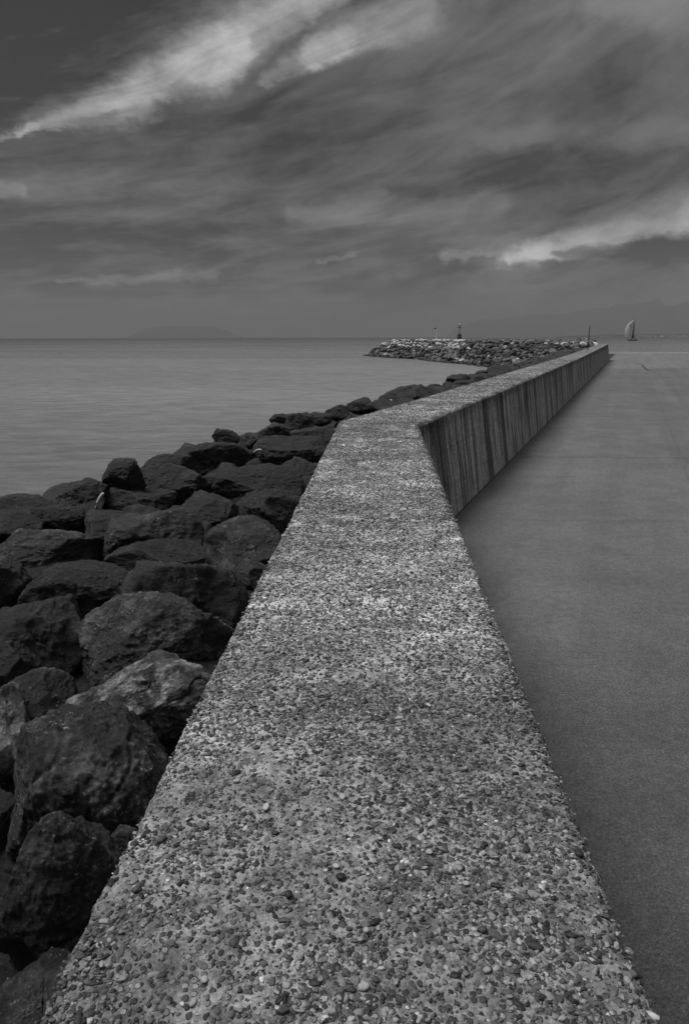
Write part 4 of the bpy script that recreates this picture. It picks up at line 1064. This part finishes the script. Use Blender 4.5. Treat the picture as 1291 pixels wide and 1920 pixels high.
# two specks of sail on the horizon
def tiny_boat(px, py, hgt, label):
    b = at_z(px, py, SEA); t = empty('sailing_boat', (b.x, b.y, SEA)); k = b.y/1321
    MB().box((0, 0, 0.25*k), (2.2*k, 0.8*k, 0.5*k), 0, 1.15).build('hull', M['white_paint'], t)
    mb = MB(); a = mb.bm.verts.new((-0.7*k, 0, 0.6*k)); b_ = mb.bm.verts.new((0.8*k, 0.1*k, 0.6*k)); c = mb.bm.verts.new((0, 0, hgt*k)); d = mb.bm.verts.new((0.2*k, 0.3*k, hgt*0.4*k))
    for f in ((a, d, c), (d, b_, c), (a, b_, d), (a, c, b_)): mb.bm.faces.new(f)
    mb.build('sail', M['sail'], t); tag(t, label, 'sailing boat')
tiny_boat(15, 636.3, 2.2, 'tiny white boat on the water at the far left of the horizon')
tiny_boat(697, 634.3, 3.2, 'tiny pale sail on the horizon just left of the breakwater head')

# ------------------------------------------------------------------ birds
def bird(px, py, dist, span, label):
    B = at_d(px, py, dist); s = span/2
    mb = MB(); mb.tube([(0, -0.22*s*2, 0), (0, -0.05*s, 0.02), (0, 0.15*s*2, 0.02), (0, 0.30*s*2, 0.03)], [0.02*s, 0.12*s, 0.10*s, 0.03*s], 8)
    for sg in (-1, 1):
        pr = [(0, 0.12*s, 0.03*s), (sg*0.45*s, 0.16*s, 0.28*s), (sg*s, -0.06*s, 0.16*s)]
        rear = [(0, -0.16*s, 0.03*s), (sg*0.45*s, -0.10*s, 0.26*s)]
        v = [mb.bm.verts.new(q) for q in pr+rear]; vb = [mb.bm.verts.new((q[0], q[1], q[2]-0.03*s)) for q in pr+rear]
        mb.bm.faces.new((v[0], v[1], v[4], v[3])); mb.bm.faces.new((v[1], v[2], v[4]))
        mb.bm.faces.new((vb[3], vb[4], vb[1], vb[0])); mb.bm.faces.new((vb[4], vb[2], vb[1]))
        mb.bm.faces.new((v[0], vb[0], vb[1], v[1])); mb.bm.faces.new((v[1], vb[1], vb[2], v[2])); mb.bm.faces.new((v[2], vb[2], vb[4], v[4])); mb.bm.faces.new((v[4], vb[4], vb[3], v[3]))
    o = mb.build('bird', M['cloth_dark']); o.location = B; o.rotation_euler = (0, 0, 0.7); tag(o, label, 'bird')
bird(858, 97.5, 240, 0.9, 'tiny dark bird flying high in the cloudy sky')
bird(8, 558, 260, 0.8, 'tiny dark bird low over the sea at the left edge')

# ------------------------------------------------------------------ far shore, mountains, island
M['land'] = plain('wooded_coast', 0.03, 0.95, 0.4, 0.01)
M['mountain'] = plain('mountain_slopes', 0.02, 0.95, 0.3, 0.001)
M['house'] = plain('pale_render', 0.55, 0.8, 0.1, 0.1)
M['roof'] = plain('tiled_roof', 0.14, 0.8, 0.1, 0.1)
def ridge(name, prof, dist, depth, mat, base_y, rough, seed, label=None):
    """a hill range from its skyline: (px, py) pairs at a real distance, sloping towards and away from us"""
    xs = np.arange(prof[0][0], prof[-1][0]+0.1, 3.0); yv = np.interp(xs, [p[0] for p in prof], [p[1] for p in prof])
    ks = [-1.0, -0.7, -0.4, -0.15, 0.0, 0.2, 0.6, 1.0]; hs = [0.0, 0.30, 0.62, 0.90, 1.0, 0.9, 0.5, 0.0]; V = []
    for a, b in zip(xs, yv):
        top = at_d(a, b, dist)
        for k, h_ in zip(ks, hs):
            yy = dist + k*depth; n_ = vnoise(np.array([[a*0.05, k*3, seed]]), seed)[0]
            x_ = top.x*(1 + (k*depth/dist if k < 0 else k*depth/dist)*0.0)
            z_ = SEA - 3 + (top.z - SEA + 3)*max(0, h_*(1 + (0 if h_ == 1 else n_*rough)))
            V.append((x_ + n_*depth*0.05, yy, z_))
    n = len(ks); i = np.arange(len(xs)-1)[:, None]*n; j = np.arange(n-1)[None]
    me = np_mesh(name, V, np.stack([i+j, i+n+j, i+n+j+1, i+j+1], -1).reshape(-1, 4))
    o = link(name, me, mat); o['kind'] = 'structure'; return o
ridge('mountains', [(840, 632), (860, 612), (890, 602), (940, 598), (985, 590), (1000, 589.5), (1030, 591), (1060, 588), (1085, 583), (1105, 579.5), (1130, 578), (1150, 577), (1180, 572), (1200, 567.5), (1207, 567), (1215, 570), (1235, 574), (1262, 573), (1280, 567), (1300, 564), (1360, 563), (1450, 566), (1560, 575), (1700, 605)], 13000, 1300, M['mountain'], 632, 0.35, 5)
ridge('island', [(246, 633.6), (252, 627), (262, 620), (280, 615), (300, 612.8), (325, 611), (340, 612.2), (375, 612.6), (400, 613.5), (425, 619), (440, 627), (452, 633.2)], 12500, 450, M['mountain'], 633, 0.3, 9)
cp = [(1050, 631.6), (1070, 629.6), (1090, 629.2), (1110, 629.0), (1140, 627.6), (1170, 627.2), (1200, 626.8), (1230, 626.8), (1260, 626.4), (1291, 626.2), (1360, 625), (1450, 625)]
cp = [(x + (0), y + 0.35*math.sin(x*0.9) + 0.3*math.sin(x*2.3)) for a in [np.arange(1050, 1450, 3.0)] for x, y in zip(a, np.interp(a, [p[0] for p in cp], [p[1] for p in cp]))]
ridge('coast', cp, 5000, 260, M['land'], 632, 0.3, 12)
hr = np.random.default_rng(5)
spots = [1128, 1142, 1196, 1201, 1205, 1212, 1216, 1220, 1239, 1242, 1244, 1247, 1249, 1254, 1258, 1262, 1267, 1270, 1273, 1279, 1282, 1286, 1289, 1136, 1229]
for i, x in enumerate(spots):
    dist = 4700 - hr.uniform(0, 25); w_ = hr.uniform(5, 9); h_ = hr.uniform(7, 11) * (1.3 if 1236 < x < 1262 else 0.85)
    a = at_d(x + hr.uniform(-.6, .6), 631, dist)
    t = empty('coastal_house', (a.x, dist, SEA+0.5 + hr.uniform(0, 5)), hr.uniform(-.3, .3)); 
    mb = MB().box((0, 0, h_/2), (w_*1.6, w_, h_)); mb.build('wall', M['house'], t)
    r2_ = MB(); W2, D2 = w_*1.7/2, w_*1.1/2
    v = [r2_.bm.verts.new(q) for q in ((-W2, -D2, h_), (W2, -D2, h_), (W2, D2, h_), (-W2, D2, h_), (-W2*.8, 0, h_+2.2), (W2*.8, 0, h_+2.2))]
    for f in ((0, 1, 5, 4), (2, 3, 4, 5), (1, 2, 5), (3, 0, 4), (3, 2, 1, 0)): r2_.bm.faces.new([v[k] for k in f])
    r2_.build('roof', M['roof'], t)
    tag(t, 'small pale house of the town on the far shore under the mountains', 'house', 'houses along the far shore')

# ------------------------------------------------------------------ haze
bm = bmesh.new(); bmesh.ops.create_cube(bm, size=1.0)
me = bpy.data.meshes.new('haze'); bm.to_mesh(me); bm.free()
hz = link('haze', me); hz.scale = (29000, 29000, 730); hz.location = (0, 0, SEA-8+365)
mt, g = mat_new('sea_haze')
pv = g.n('ShaderNodeVolumePrincipled', ins={'Color': (0.5, 0.5, 0.5, 1), 'Density': 0.000105, 'Anisotropy': 0.0})
g.n('ShaderNodeOutputMaterial', ins={'Volume': pv.outputs[0]})
me.materials.append(mt); tag(hz, 'thin grey sea haze over the distance', 'haze', kind='stuff')
